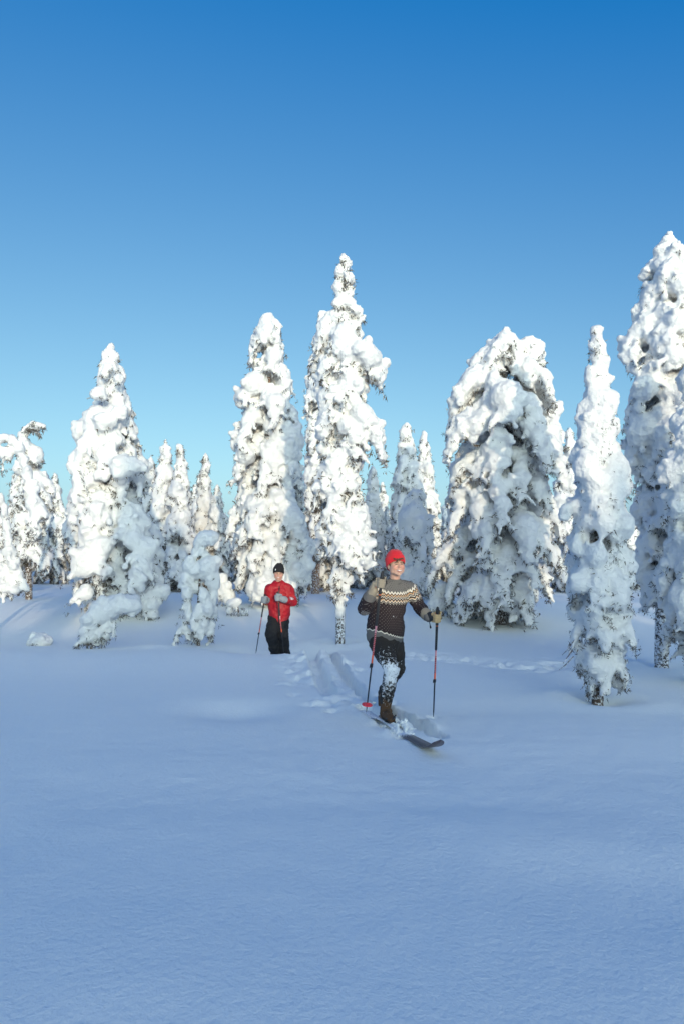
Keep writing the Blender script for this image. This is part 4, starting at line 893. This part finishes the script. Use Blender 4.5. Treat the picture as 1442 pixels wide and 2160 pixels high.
# poles and gloves
PR_top, PR_tip = P(805, 1214, 6.72), P(772, 1502, 6.92); PL_top, PL_tip = P(921.5, 1288, 6.93), P(913, 1512, 7.2)
aR = (PR_top - PR_tip).normalized(); gR = PR_top - aR * .075; me = hand(J['wrR'], gR, aR, (J['wrR'] - gR), 1.12); place('glove', me, M['glove_grey'], sk1, O1)
B = Blobs(); B.tube([J['wrR'].lerp(gR, .35), J['wrR'], J['wrR'].lerp(J['elR'], .28)], [.040, .050, .062], 18); place('glove_cuff', fuse(B.mesh('cuff'), .007, 2, ((.05, .008),)), M['glove_grey'], sk1, O1)
aL = (PL_top - PL_tip).normalized(); gL = PL_top - aL * .075; me = hand(J['wrL'], gL, aL, (J['wrL'] - gL), 1.12); place('glove', me, M['glove_tan'], sk1, O1)
B = Blobs(); B.tube([J['wrL'].lerp(gL, .55), J['wrL'].lerp(gL, .2), J['wrL'].lerp(J['elL'], .12)], [.044, .050, .058], 18); place('glove_cuff', fuse(B.mesh('cuff'), .007, 2, ((.05, .008),)), M['glove_black'], sk1, O1)
B = Blobs(); B.tube([J['wrL'].lerp(J['elL'], .10), J['wrL'].lerp(J['elL'], .34)], [.060, .064], 18); place('glove_gauntlet', fuse(B.mesh('cuff'), .008, 2, ((.05, .008),)), M['glove_grey'], sk1, O1)
for a, b_ in ((gR, 'wrR'), (gL, 'wrL')):
    t = J[b_].lerp(a, .45) + Vector((0, -.035, .02)); B = Blobs(); B.tube([t, t + Vector((.012, -.006, .012)), t + Vector((.03, -.004, .02))], [(.007, .003)] * 3, 6); place('glove_tab', B.mesh('tab'), M['orange_strap'], sk1, O1)
c = J['wrL'] + Vector((.0, -.05, -.045)); B = Blobs(); B.tube([c, c + Vector((.006, 0, -.03)), c + Vector((.012, 0, -.06))], [.004, .004, .010], 8); place('cuff_toggle', B.mesh('toggle'), M['glove_black'], sk1, O1)
pole('ski pole with red basket clear of the snow, gripped near the face', PR_top, PR_tip, 'ski poles of the front skier')
pole('black and orange ski pole planted upright in the snow by the outstretched hand', PL_top, PL_tip, 'ski poles of the front skier', basket=False)
_t = np.linspace(.55, 1.2, 14); _g = np.array([gz(O1.x + SKI_D.x * t, O1.y + SKI_D.y * t) for t in _t]); _k, _c = np.polyfit(_t, _g, 1); _c += float((_g - _k * _t - _c).max()) * .7 + .012
zs = lambda s: (0.005 - .05 * float(sstep(0, -.5, s))) * (1 - float(sstep(.15, .6, s))) + float(sstep(.15, .6, s)) * (_k * s + _c)
ski('wide dark grey ski with its turned-up tip breaking out of the powder', (O1.x, O1.y), SKI_D, zs, front=1.34, half=.062)
ski('dark grey ski sunk in the rut under the trailing leg', (0.47, 7.80), (0.22, -.97), lambda s: -.20 - .02 * s * 0, front=.85, rear=.85)

# ---- the rear skier
O2 = Vector((P(588, 1390, 12.25).x, 12.25, gz(P(588, 1390, 12.25).x, 12.25)))
sk2 = thing('person', 'person in red jacket, black hat and black trousers following in the snow', 'person', O2)
K = dict(head=P(588, 1209.5, 12.15), neck=P(588, 1232, 12.25), shR=P(569, 1244, 12.22), shL=P(608, 1243, 12.25), elR=P(566, 1268, 12.38), wrR=P(563, 1266, 12.12), elL=P(617, 1269, 12.2), wrL=P(601, 1265, 11.98),
         hipR=P(579, 1303, 12.25), hipL=P(597, 1303, 12.28), knR=P(572, 1340, 12.02), knL=P(598, 1342, 12.1), anR=P(584, 1384, 12.32), anL=P(601, 1386, 12.35))
FRONT2 = (-.05, -1, 0); HA = (rad(6), rad(-6), rad(-3), 1.05)
H2 = Head(K['head'], *HA); B = Blobs(); H2.shape(B); B.tube([H2.w(0, -.02, -.05), K['neck'], P(588, 1250, 12.25)], [.054, .056, .09], 16)
up_tube(B, [(P(588, 1246, 12.25), (.13, .08)), (P(588, 1280, 12.25), (.14, .09)), (P(588, 1303, 12.25), (.14, .10))], FRONT2)
B.tube([K['neck'] - Vector((0, 0, .08)), K['shR'], K['elR'], K['wrR']], [.06, .048, .040, .03], 12); B.tube([K['neck'] - Vector((0, 0, .08)), K['shL'], K['elL'], K['wrL']], [.06, .048, .040, .03], 12)
B.tube([K['hipR'], K['knR'], K['anR']], [.085, .055, .042], 12); B.tube([K['hipL'], K['knL'], K['anL']], [.085, .055, .042], 12)
me = fuse(B.mesh('body'), .0075, 2, ()); V = verts(me); ck = np.zeros(len(V))
for g in (-1, 1): ck = np.maximum(ck, np.exp(-(np.linalg.norm(V - np.array(H2.w(g * .040, .078, -.026)), axis=1) / .024) ** 2))
set_attr(me, 'blush', ck); body2 = place('body', me, M['skin'], sk2, O2); H2b = Head(K['head'] - O2, *HA); H2b.face(body2, .004)
H2b.beanie('knit_hat', M['black_wool'], sk2, front=.036, back=-.05, top=.175, fold=.42, ribs=30, slouch=-.005, thick=.013)
B = Blobs(); B.tube([H2b.w(.058, .086, .062), H2b.w(.056, .088, .078)], [.007, .007], 6); link('hat_label', B.mesh('hat_label'), M['white_print'], sk2)
B = Blobs()
up_tube(B, [(P(589, 1306, 12.25), (.165, .14)), (P(589, 1295, 12.25), (.185, .15)), (P(589, 1278, 12.25), (.205, .155)), (P(588, 1258, 12.24), (.205, .145)), (P(588, 1244, 12.24), (.185, .13)), (P(588, 1234, 12.24), (.12, .10))], FRONT2)
B.tube([P(588, 1240, 12.24), K['shR'] + Vector((0, 0, .01))], [.10, .092], 14); B.tube([P(588, 1240, 12.24), K['shL'] + Vector((0, 0, .01))], [.10, .092], 14)
B.tube([K['shR'], K['shR'].lerp(K['elR'], .5), K['elR'], K['wrR'].lerp(K['elR'], .15)], [.092, .09, .082, .066], 16)
B.tube([K['shL'], K['shL'].lerp(K['elL'], .5), K['elL'], K['wrL'].lerp(K['elL'], .15)], [.095, .095, .092, .070], 16)
me = fuse(B.mesh('jacket'), .012, 3, ((0.16, .050), (0.06, .020))); V = verts(me); set_attr(me, 'gu', V[:, 0]); fr = V[:, 1] < 12.2
mid = np.interp(V[:, 2], [P(0, 1305, 12.2).z, P(0, 1235, 12.2).z], [P(590, 1300, 12.2).x, P(590, 1240, 12.2).x]); armd = np.minimum(near_seg(V, K['elR'], K['wrR'])[0], near_seg(V, K['elL'], K['wrL'])[0])
set_attr(me, 'gw', np.where(fr & (np.abs(V[:, 0] - mid) < .012) & (armd > .1), 1.0, 0.0))
gc = 0.55 * np.exp(-(np.linalg.norm((V - np.array(P(615, 1262, 12.08))) * np.array([.7, .6, 1.6]), axis=1) / .06) ** 6) + .62 * np.exp(-(np.linalg.norm(V - np.array(P(618, 1251, 12.12)), axis=1) / .028) ** 6); set_attr(me, 'gc', gc)
place('jacket', me, M['jacket'], sk2, O2)
B = Blobs(); c0 = P(588, 1232, 12.23)
for k in range(3):
    pts = [c0 + Vector((.085 * math.cos(a), -.080 * math.sin(a) + .0, .02 * k - .012 + .006 * math.sin(2 * a) - .016 * max(0, math.sin(a)))) for a in np.linspace(0, 2 * math.pi, 33)]; V_, F_ = tube_np(pts, [.016] * 33, 8, False); B.raw(V_, F_)
me = fuse(B.mesh('collar'), .008, 2); 
for nm in ('gu', 'gw', 'gc'): set_attr(me, nm, np.zeros(len(me.vertices)))
place('collar', me, M['jacket'], sk2, O2)
B = Blobs(); up_tube(B, [(P(588, 1300, 12.26), (.15, .12)), (P(588, 1312, 12.26), (.155, .12)), (P(588, 1320, 12.25), (.12, .10))], FRONT2)
B.tube([K['hipR'], K['hipR'].lerp(K['knR'], .55), K['knR'], K['knR'].lerp(K['anR'], .5), K['anR']], [.115, .115, .105, .10, .095], 18); B.tube([K['hipL'], K['hipL'].lerp(K['knL'], .55), K['knL'], K['knL'].lerp(K['anL'], .5), K['anL']], [.11, .10, .095, .092, .09], 18)
me = fuse(B.mesh('trousers'), .012, 3, ((0.12, .045), (0.05, .016))); set_attr(me, 'gs', np.zeros(len(me.vertices))); place('trousers', me, M['black_cloth'], sk2, O2)
D2 = Vector((.35, -.94, 0)); zf = min(K['anR'].z, K['anL'].z) - .12
for a, k_ in (('anR', 'knR'), ('anL', 'knL')): boot('boot', K[a] - Vector((0, .0, .12)), D2, K[a], K[k_], sk2, O2)
QR_top, QR_tip = P(559, 1257, 11.98), P(540, 1378, 12.05); QL_top, QL_tip = P(585.5, 1252, 11.86), P(599, 1380, 11.95)
for tp, ti, wr in ((QR_top, QR_tip, K['wrR']), (QL_top, QL_tip, K['wrL'])):
    a = (tp - ti).normalized(); gp = tp - a * .075; place('mitten', hand(wr, gp, a, wr - gp, 1.35, True), M['mitten'], sk2, O2)
    B = Blobs(); B.tube([wr.lerp(gp, .35), wr.lerp(gp, .02)], [.058, .062], 16); place('mitten_cuff', fuse(B.mesh('cuff'), .008, 2), M['mitten'], sk2, O2)
pole('ski pole held out to the side by the skier in red', QR_top, QR_tip, 'ski poles of the rear skier', basket=False)
pole('ski pole held across the chest and leg of the skier in red', QL_top, QL_tip, 'ski poles of the rear skier', basket=False)

# ---- loose snow thrown up round the front boot, and bare twigs under the narrow spruce
B = Blobs(); rr = random.Random(9)
for i in range(260):                                       # powder thrown over the boot and the ski
    a = rr.uniform(0, 1) ** 0.8; s_ = -.05 + .62 * a; w_ = rr.gauss(0, .045); p = O1 + SKI_D * s_ + Vector((-SKI_D.y, SKI_D.x, 0)) * w_
    hh = .085 * math.exp(-((s_ - .22) / .26) ** 2) * math.exp(-(w_ / .07) ** 2); p.z = gz(p.x, p.y) + rr.uniform(0, 1) * hh; B.add(p, rr.uniform(.008, .026), None, 1)
for i in range(16):
    p = P(rr.uniform(735, 800), rr.uniform(1455, 1500), 7.8); p.z = gz(p.x, p.y); B.add(p, rr.uniform(.006, .018), None, 2)
link('loose_snow', fuse(B.mesh('loose_snow'), .008, 1, ((.03, .012),)), M['ground_snow'], kind='stuff')
tw = thing('bare_twig', 'thin bare dark twigs poking from the snow beside the narrow spruce', 'twigs', P(1205, 1420, 7.9))
for i, (x0, y0, x1, y1) in enumerate(((1208, 1385, 1178, 1413), (1206, 1372, 1186, 1400), (1210, 1350, 1184, 1382), (1232, 1440, 1222, 1455))):
    a, b_ = P(x0, y0, 7.95), P(x1, y1, 7.8); m_ = a.lerp(b_, .5) + Vector((rr.uniform(-.02, .02), 0, -.02)); o = tw.location
    V_, F_ = tube_np([a - o, m_ - o, b_ - o], [.006, .005, .002], 6); link('twig', mesh_np('twig', V_, F_), M['bark'], tw)
